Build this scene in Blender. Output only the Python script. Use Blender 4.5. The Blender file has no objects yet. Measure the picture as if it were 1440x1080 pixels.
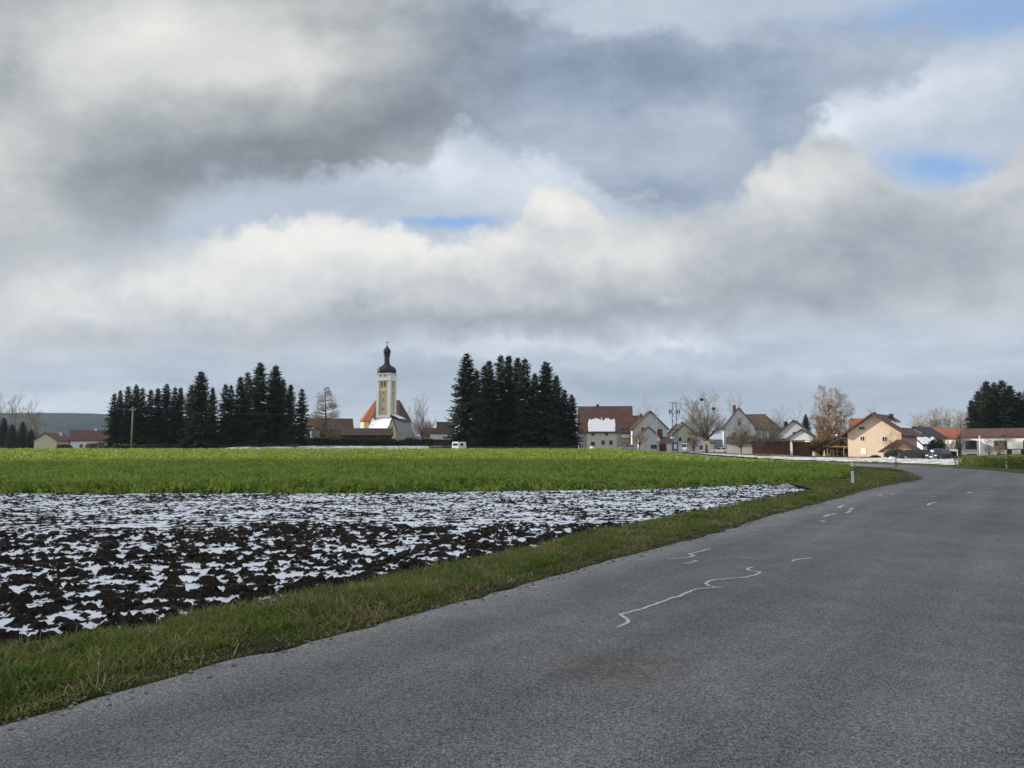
import bpy, math, random
import numpy as np
from mathutils import Vector, Matrix
random.seed(7); NR = np.random.RandomState(11)
S = bpy.context.scene; COL = S.collection
R = math.radians
CAM_H = 1.6; FPX = 1082.0; HOR = 632.0; PITCH = math.atan((HOR-540)/FPX)
SUN_EL, SUN_AZ = R(16.5), R(-80.0)          # azimuth from +Y towards +X

# ------------------------------------------------------------------ geography
def sstep(a, b, x):
    t = np.clip((np.asarray(x, float)-a)/(b-a), 0, 1); return t*t*(3-2*t)
def H(x, y):
    """terrain height: flat by the road, a gentle rise towards the village on the left"""
    x = np.asarray(x, float); y = np.asarray(y, float)
    q = x/np.maximum(y, 1.0)
    return 1.45*sstep(40, 165, y)*(1-sstep(0.10, 0.40, q)) + 0.1*sstep(50, 90, y)*sstep(0.2, 0.4, q)
def HZ(x, y): return float(H(x, y))
def ray(px, py, z=0.0):
    """the point of the level ground seen at this place of the photograph"""
    a = (px-720)/FPX; b = (540-py)/FPX
    dy = math.cos(PITCH)-b*math.sin(PITCH); dz = math.sin(PITCH)+b*math.cos(PITCH)
    t = (z-CAM_H)/dz
    return (a*t, dy*t)
def at(px, d): return ((px-720)/FPX*d, d)
def ht(py, d): return CAM_H+(HOR-py)*d/FPX

# ------------------------------------------------------------------ mesh helpers
def link(o, parent=None):
    COL.objects.link(o)
    if parent is not None: o.parent = parent
    return o
def np_mesh(name, V, F, mat, parent=None, smooth=False, attrs=None):
    """V (n,3), F (m,k) arrays -> one mesh object"""
    me = bpy.data.meshes.new(name); V = np.asarray(V, np.float32); F = np.asarray(F, np.int32)
    m, k = F.shape
    me.vertices.add(len(V)); me.vertices.foreach_set('co', V.ravel())
    me.loops.add(m*k); me.loops.foreach_set('vertex_index', F.ravel())
    me.polygons.add(m); me.polygons.foreach_set('loop_start', np.arange(0, m*k, k, dtype=np.int32))
    try: me.polygons.foreach_set('loop_total', np.full(m, k, np.int32))
    except Exception: pass
    if smooth: me.polygons.foreach_set('use_smooth', np.ones(m, bool))
    for an, av in (attrs or {}).items():
        me.attributes.new(an, 'FLOAT', 'POINT').data.foreach_set('value', np.asarray(av, np.float32))
    me.update(); me.validate()
    me.materials.append(mat)
    return link(bpy.data.objects.new(name, me), parent)

class MB:
    def __init__(s): s.v = []; s.f = []
    def add(s, vs, fs):
        o = len(s.v); s.v += [tuple(p) for p in vs]; s.f += [tuple(i+o for i in f) for f in fs]; return s
    def box(s, x0, x1, y0, y1, z0, z1):
        return s.add([(x0,y0,z0),(x1,y0,z0),(x1,y1,z0),(x0,y1,z0),(x0,y0,z1),(x1,y0,z1),(x1,y1,z1),(x0,y1,z1)],
                     [(0,3,2,1),(4,5,6,7),(0,1,5,4),(1,2,6,5),(2,3,7,6),(3,0,4,7)])
    def prism(s, pts, y0, y1, axis='y'):
        """polygon in (u,z) drawn out along axis"""
        n = len(pts)
        f = (lambda u, z, w: (u, w, z)) if axis == 'y' else (lambda u, z, w: (w, u, z))
        vs = [f(u, z, y0) for u, z in pts]+[f(u, z, y1) for u, z in pts]
        return s.add(vs, [tuple(range(n)), tuple(range(2*n-1, n-1, -1))]+[(i, i+n, (i+1) % n+n, (i+1) % n) for i in range(n)])
    def tube(s, pts, rad, n=5, cap=True):
        pts = [Vector(p) for p in pts]; rings = []; o = len(s.v)
        for i, p in enumerate(pts):
            d = (pts[min(i+1, len(pts)-1)]-pts[max(i-1, 0)]).normalized()
            a = d.orthogonal().normalized(); b = d.cross(a)
            r = rad[i] if hasattr(rad, '__len__') else rad
            for k in range(n):
                t = 2*math.pi*k/n; s.v.append(tuple(p+a*(r*math.cos(t))+b*(r*math.sin(t))))
        for i in range(len(pts)-1):
            for k in range(n):
                s.f.append((o+i*n+k, o+i*n+(k+1) % n, o+(i+1)*n+(k+1) % n, o+(i+1)*n+k))
        if cap:
            s.f.append(tuple(o+k for k in range(n-1, -1, -1))); s.f.append(tuple(o+(len(pts)-1)*n+k for k in range(n)))
        return s
    def lathe(s, prof, n=16, c=(0,0,0), rot=0.0):
        o = len(s.v)
        for r, z in prof:
            for k in range(n):
                t = 2*math.pi*k/n+rot; s.v.append((c[0]+r*math.cos(t), c[1]+r*math.sin(t), c[2]+z))
        for i in range(len(prof)-1):
            for k in range(n):
                s.f.append((o+i*n+k, o+i*n+(k+1) % n, o+(i+1)*n+(k+1) % n, o+(i+1)*n+k))
        s.f.append(tuple(o+k for k in range(n-1, -1, -1))); s.f.append(tuple(o+(len(prof)-1)*n+k for k in range(n)))
        return s
    def move(s, M):
        s.v = [tuple(M @ Vector(p)) for p in s.v]; return s
    def build(s, name, mat, parent=None, smooth=False, bevel=0.0):
        me = bpy.data.meshes.new(name); me.from_pydata(s.v, [], s.f); me.update()
        if smooth: me.polygons.foreach_set('use_smooth', [True]*len(me.polygons))
        me.materials.append(mat)
        o = link(bpy.data.objects.new(name, me), parent)
        if bevel:
            b = o.modifiers.new('edge', 'BEVEL'); b.width = bevel; b.segments = 2; b.limit_method = 'ANGLE'
        return o
def tag(o, label, cat, group=None):
    o['label'] = label; o['category'] = cat
    if group: o['group'] = group
    return o
def thing(name, label, cat, loc, yaw=0.0, group=None):
    o = link(bpy.data.objects.new(name, None)); o.location = loc; o.rotation_euler = (0, 0, yaw); o.empty_display_size = 0.5
    return tag(o, label, cat, group)
def struct(o, kind='structure'): o['kind'] = kind; return o
def dup(root, loc, yaw, label, group=None, scale=None):
    r = root.copy(); COL.objects.link(r); r.location = loc; r.rotation_euler = (0, 0, yaw); r['label'] = label
    if group: r['group'] = group
    if scale is not None: r.scale = scale
    for ch in list(root.children):
        c = ch.copy(); COL.objects.link(c); c.parent = r
        for g in list(ch.children):
            d = g.copy(); COL.objects.link(d); d.parent = c
    return r

# ------------------------------------------------------------------ materials
def lin(c): return tuple(((x/255)/12.92 if x/255 <= .04045 else ((x/255+.055)/1.055)**2.4) for x in c)
class NT:
    def __init__(s, tree): s.t = tree; s.n = tree.nodes; s.l = tree.links
    def new(s, kind, **kw):
        n = s.n.new(kind)
        for k, v in kw.items(): setattr(n, k, v)
        return n
    def inp(s, n, i, v):
        if isinstance(v, bpy.types.NodeSocket): s.l.new(v, n.inputs[i])
        else: n.inputs[i].default_value = v
    def m(s, op, a, b=0.0, c=0.0, clamp=False):
        n = s.new('ShaderNodeMath', operation=op, use_clamp=clamp)
        for i, v in enumerate((a, b, c)): s.inp(n, i, v)
        return n.outputs[0]
    def sm(s, v, a, b, lo=0.0, hi=1.0):
        n = s.new('ShaderNodeMapRange', interpolation_type='SMOOTHSTEP')
        s.inp(n, 0, v); s.inp(n, 1, a); s.inp(n, 2, b); s.inp(n, 3, lo); s.inp(n, 4, hi); return n.outputs[0]
    def mr(s, v, a, b, lo, hi):
        n = s.new('ShaderNodeMapRange'); s.inp(n, 0, v); s.inp(n, 1, a); s.inp(n, 2, b); s.inp(n, 3, lo); s.inp(n, 4, hi); return n.outputs[0]
    def noise(s, vec, scale, detail=4, rough=.55, out=0, dist=0.0):
        n = s.new('ShaderNodeTexNoise')
        if vec is not None: s.inp(n, 'Vector', vec)
        s.inp(n, 'Scale', scale); s.inp(n, 'Detail', detail); s.inp(n, 'Roughness', rough); s.inp(n, 'Distortion', dist); return n.outputs[out]
    def mapping(s, vec, loc=(0,0,0), rot=(0,0,0), scale=(1,1,1), typ='POINT'):
        n = s.new('ShaderNodeMapping', vector_type=typ); s.inp(n, 0, vec)
        n.inputs[1].default_value = loc; n.inputs[2].default_value = rot; n.inputs[3].default_value = scale; return n.outputs[0]
    def ramp(s, v, stops, interp='LINEAR'):
        n = s.new('ShaderNodeValToRGB'); s.inp(n, 0, v); e = n.color_ramp.elements; n.color_ramp.interpolation = interp
        e[0].position, e[0].color = stops[0][0], (*stops[0][1], 1); e[1].position, e[1].color = stops[-1][0], (*stops[-1][1], 1)
        for p, c in stops[1:-1]: x = e.new(p); x.color = (*c, 1)
        return n.outputs[0]
    def mix(s, f, a, b, blend='MIX'):
        n = s.new('ShaderNodeMix', data_type='RGBA', blend_type=blend)
        s.inp(n, 0, f)
        for i, v in ((6, a), (7, b)): s.inp(n, i, (*v, 1) if isinstance(v, tuple) and len(v) == 3 else v)
        return n.outputs[2]
def new_mat(name):
    m = bpy.data.materials.new(name); m.use_nodes = True; t = NT(m.node_tree); t.n.clear()
    out = t.new('ShaderNodeOutputMaterial'); b = t.new('ShaderNodeBsdfPrincipled'); t.l.new(b.outputs[0], out.inputs[0])
    return m, t, b, out
MATS = {}
def mat(name, col, rough=.8, var=.18, scale=1.5, bump=0.0, bscale=20, metal=0.0, spec=.3, col2=None, stretch=(1,1,1)):
    """plain surface with wear: base colour broken up by two sizes of noise"""
    if name in MATS: return MATS[name]
    m, t, b, out = new_mat(name)
    tc = t.new('ShaderNodeTexCoord').outputs['Object']
    if stretch != (1,1,1): tc = t.mapping(tc, scale=stretch)
    n1 = t.noise(tc, scale, 5, .65); n2 = t.noise(tc, scale*9, 4, .6)
    f = t.m('ADD', t.m('MULTIPLY', n1, .65), t.m('MULTIPLY', n2, .35))
    lo = tuple(c*(1-var) for c in col); hi = tuple(min(1, c*(1+var)) for c in (col2 or col))
    t.inp(b, 'Base Color', t.ramp(f, [(.3, lo), (.7, hi)]))
    b.inputs['Roughness'].default_value = rough; b.inputs['Metallic'].default_value = metal; b.inputs['Specular IOR Level'].default_value = spec
    if bump:
        bn = t.new('ShaderNodeBump'); t.inp(bn, 'Height', t.noise(tc, bscale, 5, .6)); bn.inputs['Strength'].default_value = bump
        bn.inputs['Distance'].default_value = .03; t.l.new(bn.outputs[0], b.inputs['Normal'])
    MATS[name] = m; return m
def leaf_mat(name, stops, rough=.6, trans=.35, patch=.0, pscale=.2):
    """leaves / blades: every little face island gets its own shade, some light passes through"""
    if name in MATS: return MATS[name]
    m, t, b, out = new_mat(name)
    g = t.new('ShaderNodeNewGeometry'); rnd = g.outputs['Random Per Island']
    if patch:
        big = t.noise(g.outputs['Position'], pscale, 3, .6)
        rnd = t.m('ADD', t.m('MULTIPLY', rnd, 1-patch), t.mr(big, .3, .7, 0, patch), clamp=True)
    col = t.ramp(rnd, stops)
    t.inp(b, 'Base Color', col); b.inputs['Roughness'].default_value = rough; b.inputs['Specular IOR Level'].default_value = .25
    if trans:
        tr = t.new('ShaderNodeBsdfTranslucent'); t.inp(tr, 0, col); mx = t.new('ShaderNodeMixShader'); mx.inputs[0].default_value = trans
        t.l.new(b.outputs[0], mx.inputs[1]); t.l.new(tr.outputs[0], mx.inputs[2]); t.l.new(mx.outputs[0], out.inputs[0])
    MATS[name] = m; return m
def tile_mat(name, col, col2, pitch=.33, snow=0.0):
    """roof tiles: rows and pans in the bump and a weathered colour"""
    if name in MATS: return MATS[name]
    m, t, b, out = new_mat(name)
    tc = t.new('ShaderNodeTexCoord').outputs['Object']
    n1 = t.noise(tc, .6, 5, .65); n2 = t.noise(tc, 5, 3, .7)
    f = t.m('ADD', t.m('MULTIPLY', n1, .55), t.m('MULTIPLY', n2, .45))
    t.inp(b, 'Base Color', t.ramp(f, [(.3, col), (.5, tuple((a+c)/2 for a, c in zip(col, col2))), (.68, col2)]))
    b.inputs['Roughness'].default_value = .75
    sx = t.new('ShaderNodeSeparateXYZ'); t.inp(sx, 0, tc)
    w = t.m('FRACT', t.m('MULTIPLY', sx.outputs[2], 1/pitch*1.6)); w2 = t.m('PINGPONG', t.m('MULTIPLY', t.m('ADD', sx.outputs[0], sx.outputs[1]), 1/.3), 1)
    bn = t.new('ShaderNodeBump'); t.inp(bn, 'Height', t.m('ADD', w, w2)); bn.inputs['Strength'].default_value = .6; bn.inputs['Distance'].default_value = .03
    t.l.new(bn.outputs[0], b.inputs['Normal']); MATS[name] = m; return m
def wood_mat(name, col, var=.3): return mat(name, col, .8, var, 3, .4, 12, stretch=(6, 6, .6))

# numpy value noise -----------------------------------------------------------
def vnoise(x, y, seed):
    xi = np.floor(x).astype(np.int64); yi = np.floor(y).astype(np.int64); fx = x-xi; fy = y-yi
    fx = fx*fx*(3-2*fx); fy = fy*fy*(3-2*fy)
    def h(a, b):
        n = (a*374761393+b*668265263+seed*1442695041) & 0x7fffffff
        n = ((n ^ (n >> 13))*1274126177) & 0x7fffffff
        return ((n ^ (n >> 16)) & 0xffff)/65535.0
    return (h(xi, yi)*(1-fx)+h(xi+1, yi)*fx)*(1-fy)+(h(xi, yi+1)*(1-fx)+h(xi+1, yi+1)*fx)*fy
def fbm(x, y, seed, octs=4, gain=.5):
    s = 0; a = 1; tot = 0
    for i in range(octs): s = s+a*vnoise(x*2**i+i*17.3, y*2**i+i*9.1, seed+i); tot += a; a *= gain
    return s/tot
def worley(x, y, seed):
    """distance to nearest jittered cell point and that cell's random value"""
    xi = np.floor(x).astype(np.int64); yi = np.floor(y).astype(np.int64)
    best = np.full(x.shape, 9.0); val = np.zeros(x.shape)
    for dx in (-1, 0, 1):
        for dy in (-1, 0, 1):
            a = xi+dx; b = yi+dy
            n = (a*374761393+b*668265263+seed*1442695041) & 0x7fffffff
            n = ((n ^ (n >> 13))*1274126177) & 0x7fffffff; n = n ^ (n >> 16)
            jx = a+(n & 255)/255.0; jy = b+((n >> 8) & 255)/255.0; d = np.hypot(x-jx, y-jy)
            k = d < best; best = np.where(k, d, best); val = np.where(k, ((n >> 4) & 1023)/1023.0, val)
    return best, val
def inpoly(x, y, poly):
    x = np.asarray(x); y = np.asarray(y); r = np.zeros(x.shape, bool); n = len(poly)
    for i in range(n):
        x0, y0 = poly[i]; x1, y1 = poly[(i+1) % n]
        if y0 == y1: continue
        c = ((y0 > y) != (y1 > y)) & (x < (x1-x0)*(y-y0)/(y1-y0)+x0); r ^= c
    return r
def grid_mesh(name, xs, ys, zf, mat_, poly=None, smooth=True, attrs=None):
    X, Y = np.meshgrid(xs, ys); Z = zf(X, Y)
    n, m = X.shape; idx = np.arange(n*m).reshape(n, m)
    F = np.stack([idx[:-1,:-1], idx[:-1,1:], idx[1:,1:], idx[1:,:-1]], -1).reshape(-1, 4)
    V = np.stack([X.ravel(), Y.ravel(), Z.ravel()], -1)
    A = {k: f(X, Y).ravel() for k, f in (attrs or {}).items()}
    if poly is not None:
        cx = V[F, 0].mean(1); cy = V[F, 1].mean(1); F = F[inpoly(cx, cy, poly)]
        u, inv = np.unique(F, return_inverse=True); V = V[u]; F = inv.reshape(-1, 4); A = {k: a[u] for k, a in A.items()}
    return np_mesh(name, V, F, mat_, smooth=smooth, attrs=A)
# ================================================================== WORLD
W = bpy.data.worlds.new('World'); S.world = W; W.use_nodes = True
t = NT(W.node_tree); t.n.clear()
wo = t.new('ShaderNodeOutputWorld'); bg = t.new('ShaderNodeBackground'); t.l.new(bg.outputs[0], wo.inputs[0])
SKY = .1; bg.inputs[1].default_value = SKY
sky = t.new('ShaderNodeTexSky', sky_type='NISHITA', sun_disc=False, sun_elevation=SUN_EL, sun_rotation=SUN_AZ % (2*math.pi), altitude=500, air_density=1.0, dust_density=1.0, ozone_density=2.0)
D = t.new('ShaderNodeTexCoord').outputs['Generated']
sp = t.new('ShaderNodeSeparateXYZ'); t.inp(sp, 0, D); dx, dy, dz = sp.outputs
yy = t.m('MAXIMUM', dy, .12)
u0 = t.m('DIVIDE', dx, yy); v0 = t.m('DIVIDE', dz, yy)      # tangent of bearing and of height above the northern horizon
def UV(px, py):
    a = (px-720)/FPX; b = (540-py)/FPX; y = math.cos(PITCH)-b*math.sin(PITCH); z = math.sin(PITCH)+b*math.cos(PITCH)
    return a/y, z/y
cx = t.new('ShaderNodeCombineXYZ'); t.inp(cx, 0, u0); t.inp(cx, 1, v0); P0 = cx.outputs[0]
# warps: large billows and small curls
nz1 = t.noise(P0, 4.0, 3, .5, out=1); nz2 = t.noise(P0, 15.0, 6, .6, out=1)
def warp(P, n, k):
    a = t.new('ShaderNodeVectorMath', operation='SUBTRACT'); t.inp(a, 0, n); a.inputs[1].default_value = (.5, .5, .5)
    b = t.new('ShaderNodeVectorMath', operation='MULTIPLY_ADD'); t.inp(b, 0, a.outputs[0]); b.inputs[1].default_value = k; t.inp(b, 2, P); return b.outputs[0]
nz3 = t.noise(P0, 44.0, 7, .62, out=1)
P1 = warp(P0, nz1, (.12, .08, 0)); PW = warp(warp(P1, nz2, (.085, .065, 0)), nz3, (.022, .018, 0))
PS = warp(P0, nz1, (.06, .035, 0)); PS = warp(warp(PS, nz2, (.026, .022, 0)), nz3, (.010, .009, 0))
def blob(P, px, py, sx, sy, rot=0.0):
    u, v = UV(px, py)
    mp = t.mapping(P, loc=(u, v, 0), rot=(0, 0, R(-rot)), scale=(sx/FPX*2.5, sy/FPX*2.5, 10), typ='TEXTURE')
    g = t.new('ShaderNodeTexGradient', gradient_type='QUADRATIC_SPHERE'); t.inp(g, 0, mp); return g.outputs[1]
def blobs(P, base, lst):
    acc = base
    for (a, *b) in lst: acc = t.m('MULTIPLY_ADD', blob(P, *b), a, acc)
    return acc
def curve(usock, pts):
    """height of a cloud edge for every bearing"""
    n = t.new('ShaderNodeFloatCurve'); c = n.mapping.curves[0]
    lo, hi = -1.2, 1.2
    P = [((UV(px, py)[0]-lo)/(hi-lo), UV(px, py)[1]) for px, py in pts]
    n.mapping.clip_min_x = 0; n.mapping.clip_max_x = 1; n.mapping.use_clip = True
    c.points[0].location = P[0]; c.points[1].location = P[-1]
    for p in P[1:-1]: c.points.new(*p)
    n.mapping.update(); t.inp(n, 'Value', t.mr(usock, lo, hi, 0, 1)); return n.outputs[0]
sw = t.new('ShaderNodeSeparateXYZ'); t.inp(sw, 0, PW); uw, vw, _ = sw.outputs
ss = t.new('ShaderNodeSeparateXYZ'); t.inp(ss, 0, PS); us, vs_, _ = ss.outputs
fine = t.m('SUBTRACT', t.noise(t.mapping(P0, scale=(1, 1.6, 1)), 9, 12, .66), .5)
soft = t.m('SUBTRACT', t.noise(t.mapping(P0, loc=(3, 1, 0), scale=(1, 1.9, 1)), 3.6, 5, .5), .5)
# streaks of the far, low cloud deck: a plane seen in perspective
pl = t.m('ADD', t.m('MAXIMUM', v0, 0.0), .035)
cp = t.new('ShaderNodeCombineXYZ'); t.inp(cp, 0, t.m('DIVIDE', u0, pl)); t.inp(cp, 1, t.m('DIVIDE', 1.0, pl))
streak = t.m('SUBTRACT', t.noise(cp.outputs[0], .42, 6, .55), .5)

# -- far layer: thin high cloud and the low deck
B0 = blobs(PW, .685, [(.14, 620, 235, 160, 45, 10), (.12, 1300, 125, 150, 40, -12), (.12, 1180, 160, 70, 30, 0), (.08, 780, 240, 80, 36, 0),
                      (.13, 30, 572, 150, 22, 0), (.16, 950, 478, 80, 11, 0), (.16, 720, 478, 110, 9, 0), (.08, 640, 492, 90, 8, 0), (-.05, 250, 500, 220, 14, 0), (-.05, 300, 545, 200, 12, 0),
                      (-.05, 1250, 570, 380, 26, 0), (-.05, 850, 545, 220, 20, 0), (.05, 1020, 515, 220, 12, 0), (.05, 560, 575, 160, 18, 0), (-.055, 720, 555, 900, 60, 0)])
B0 = t.m('ADD', B0, t.m('ADD', t.m('MULTIPLY', streak, t.sm(v0, .015, .13, .05, .28)), t.m('MULTIPLY', fine, .16)))
def S_(*stops): return [(p, lin(c)) for p, c in stops]
C0 = t.ramp(B0, S_((.40, (122, 138, 160)), (.55, (148, 162, 180)), (.65, (170, 181, 195)), (.75, (196, 205, 216)), (.86, (220, 227, 236)), (1.0, (236, 240, 244))))
blue = t.m('MULTIPLY', blobs(PS, 0.0, [(1.15, 632, 315, 78, 11, 2), (1.0, 1335, 240, 88, 28, 6), (.85, 1290, 25, 240, 40, -6), (.7, 1450, 10, 140, 40, -10)]), 1.0)
blue = t.sm(t.m('ADD', blue, t.m('MULTIPLY', fine, .75)), .05, .95)
bl = t.mix(t.sm(v0, .25, .6), lin((136, 174, 218)), lin((142, 170, 208)))
C0 = t.mix(blue, C0, bl)

# -- cumulus bank
top = curve(us, [(-600, 310), (0, 315), (80, 322), (150, 330), (200, 338), (260, 330), (320, 318), (345, 310), (400, 304), (460, 301), (520, 308), (570, 311), (600, 330), (650, 326), (700, 318), (738, 300), (748, 266), (785, 254), (815, 260), (835, 288), (870, 303),
                 (930, 290), (1000, 240), (1080, 195), (1180, 178), (1240, 225), (1300, 262), (1400, 235), (1440, 190), (1900, 150)])
dtop = t.m('SUBTRACT', top, vs_)
bil = t.noise(P0, 17, 4, .55); bil2 = t.noise(P0, 52, 8, .66)
e2 = t.m('ADD', dtop, t.m('ADD', t.m('MULTIPLY', t.m('SUBTRACT', bil, .5), .055), t.m('MULTIPLY', t.m('SUBTRACT', bil2, .5), .034)))
M2 = t.sm(t.m('DIVIDE', e2, t.mr(u0, -.52, -.36, .10, .028)), -.15, .85)
bot = curve(uw, [(-600, 492), (0, 490), (300, 486), (560, 474), (700, 472), (860, 464), (1000, 454), (1200, 444), (1440, 440), (1900, 445)])
ab = t.m('SUBTRACT', vw, bot)
M2 = t.m('MULTIPLY', M2, t.sm(t.m('ADD', ab, t.m('MULTIPLY', streak, .03)), -.03, .03))
B2 = blobs(PW, .755, [(.15, 470, 345, 150, 34, 3), (.07, 555, 355, 40, 34, 0), (.08, 390, 340, 50, 28, 0), (.16, 785, 290, 50, 34, 20), (.12, 840, 360, 150, 26, -4), (.06, 650, 350, 80, 24, 0),
                      (.11, 240, 400, 130, 24, 8), (.06, 70, 385, 120, 40, 0), (.09, 110, 440, 100, 18, 8), (.05, 330, 385, 110, 22, 4),
                      (-.12, 620, 450, 380, 22, 0), (-.07, 300, 480, 320, 14, 0), (-.09, 900, 436, 260, 22, -3), (-.09, 1130, 350, 150, 40, 8), (-.08, 1250, 300, 110, 36, 8), (-.06, 1050, 410, 190, 26, 5),
                      (.15, 1110, 262, 80, 36, 0), (-.05, 1170, 200, 60, 36, 0), (-.07, 1270, 385, 300, 60, 0), (-.06, 1390, 310, 150, 60, 0), (-.08, 1400, 180, 60, 40, 0), (-.05, 190, 345, 60, 20, 0), (-.05, 670, 400, 140, 18, 0)])
edge_l = t.m('MULTIPLY', t.sm(e2, .07, .0), t.m('MULTIPLY', t.sm(u0, .22, .05), .08))
B2 = t.m('ADD', B2, edge_l)
B2 = t.m('ADD', B2, t.m('ADD', t.m('MULTIPLY', t.m('MULTIPLY', t.m('SUBTRACT', bil, .5), .26), t.m('MULTIPLY', t.sm(u0, .3, .05, .35, 1.0), t.sm(ab, .02, .09, .25, 1.0))), t.m('ADD', t.m('MULTIPLY', fine, .20), t.m('MULTIPLY', soft, .16))))
ramp_cloud = S_((.36, (108, 116, 125)), (.46, (126, 134, 143)), (.56, (146, 154, 164)), (.66, (170, 176, 182)), (.76, (196, 199, 201)), (.86, (214, 215, 213)), (1.02, (231, 230, 225)))
B2 = t.m('MULTIPLY_ADD', t.m('SUBTRACT', B2, .70), 1.2, .70)
C2 = t.ramp(B2, ramp_cloud)
C = t.mix(M2, C0, C2)

# -- great grey mass overhead, its lower edge hanging into the picture
low = curve(uw, [(-600, 440), (-100, 420), (60, 395), (150, 375), (205, 350), (245, 318), (320, 282), (430, 272), (500, 250), (590, 225), (650, 188), (700, 205), (730, 232), (790, 228), (830, 262), (880, 292), (950, 305), (1000, 300), (1040, 272),
                 (1100, 228), (1150, 170), (1190, 130), (1250, 128), (1300, 95), (1330, 50), (1345, -20), (1500, -160), (1900, -260)])
e3 = t.m('SUBTRACT', vw, low)
e3 = t.m('ADD', e3, t.m('ADD', t.m('MULTIPLY', fine, .17), t.m('MULTIPLY', soft, .06)))
wid = t.mr(u0, -.55, -.25, .10, .035)
M3 = t.sm(t.m('DIVIDE', e3, wid), -.5, 1.0)
# it thins out towards the top right
thin = blobs(PW, 0.0, [(1.2, 1130, -10, 330, 40, -5), (1.1, 880, 5, 140, 28, 0), (1.0, 1420, 20, 200, 70, 0), (.35, 960, 165, 90, 30, 0), (.3, 935, 225, 60, 20, 0)])
M3 = t.m('MULTIPLY', M3, t.m('SUBTRACT', 1.0, t.sm(t.m('ADD', thin, t.m('MULTIPLY', fine, .9)), .15, 1.0)))
B3 = blobs(PW, .63, [(.29, 190, 45, 170, 62, -4), (.14, 320, 90, 150, 36, 0), (.18, 430, 60, 55, 50, 0), (.09, 110, 140, 110, 50, 0), (.22, -10, 235, 70, 60, 0), (.07, 60, 320, 70, 44, 0),
                      (-.13, 20, 95, 36, 40, 0), (-.13, 310, 258, 190, 36, -4), (-.09, 400, 205, 190, 40, -10), (-.09, 560, 170, 130, 36, -20), (-.08, 190, 315, 90, 24, 0),
                      (-.10, 760, 90, 220, 70, 0), (-.08, 980, 100, 130, 50, -5), (-.05, 690, 30, 80, 44, 0), (.05, 830, 165, 80, 30, 0), (.05, 540, 80, 60, 50, 0), (-.07, 1080, 180, 60, 50, 30), (-.10, 910, 275, 90, 26, 0), (.05, 960, 160, 60, 18, 0), (.08, 610, 5, 90, 16, 0), (.09, 1000, 32, 110, 20, 8)])
B3 = t.m('ADD', B3, t.m('ADD', t.m('MULTIPLY', fine, .24), t.m('MULTIPLY', soft, .14)))
B3 = t.m('MULTIPLY_ADD', t.m('SUBTRACT', B3, .62), 1.2, .597)
C3a = t.ramp(B3, S_((.36, (112, 119, 124)), (.46, (128, 135, 140)), (.56, (150, 156, 160)), (.68, (178, 182, 182)), (.80, (203, 205, 202)), (1.0, (224, 223, 218))))
C3b = t.ramp(B3, S_((.36, (116, 128, 146)), (.46, (130, 143, 162)), (.56, (150, 163, 182)), (.68, (178, 188, 200)), (.80, (205, 212, 220)), (.95, (230, 232, 234))))
C3 = t.mix(t.sm(uw, -.25, .10), C3a, C3b)
C = t.mix(M3, C, C3)
# -- the sky the photograph does not show: broken cloud overhead and behind, made bright to lift the ground light
nb = t.noise(D, 3.0, 6, .6)
CB = t.ramp(nb, S_((.30, (150, 176, 215)), (.45, (198, 208, 222)), (.6, (238, 240, 242)), (.75, (252, 250, 246))))
front = t.m('MULTIPLY', t.sm(dy, .18, .45), t.sm(dz, .66, .52))
C = t.mix(front, CB, C)
sc = t.new('ShaderNodeVectorMath', operation='SCALE'); t.inp(sc, 0, C); sc.inputs[3].default_value = 1/SKY
# the clear air of the sky texture glimmers through wherever the cloud is thin
fin = t.mix(.06, sc.outputs[0], sky.outputs[0]); t.inp(bg, 0, fin)
W.cycles.sampling_method = 'MANUAL'; W.cycles.sample_map_resolution = 512

# ================================================================== SUN, CAMERA
sun = bpy.data.lights.new('sun', 'SUN'); sun.energy = 5.0; sun.angle = R(.55); sun.color = (1.0, .90, .74)
so = link(bpy.data.objects.new('sun', sun))
SD = Vector((math.cos(SUN_EL)*math.sin(SUN_AZ), math.cos(SUN_EL)*math.cos(SUN_AZ), math.sin(SUN_EL)))
so.rotation_euler = (-SD).to_track_quat('-Z', 'Y').to_euler(); so.location = (-60, 0, 40)
cam = bpy.data.cameras.new('camera'); co = link(bpy.data.objects.new('camera', cam)); S.camera = co
co.location = (0, 0, CAM_H); co.rotation_euler = (R(90)+PITCH, 0, 0)
cam.sensor_width = 36; cam.lens = 36*FPX/1440; cam.clip_end = 20000; cam.clip_start = .1
S.view_settings.view_transform = 'Standard'; S.view_settings.look = 'None'; S.view_settings.gamma = 1; S.view_settings.exposure = 0.2
S.cycles.max_bounces = 6; S.cycles.diffuse_bounces = 3; S.cycles.transparent_max_bounces = 8; S.cycles.volume_bounces = 0; S.cycles.use_denoising = True; S.cycles.sample_clamp_indirect = 6
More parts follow.
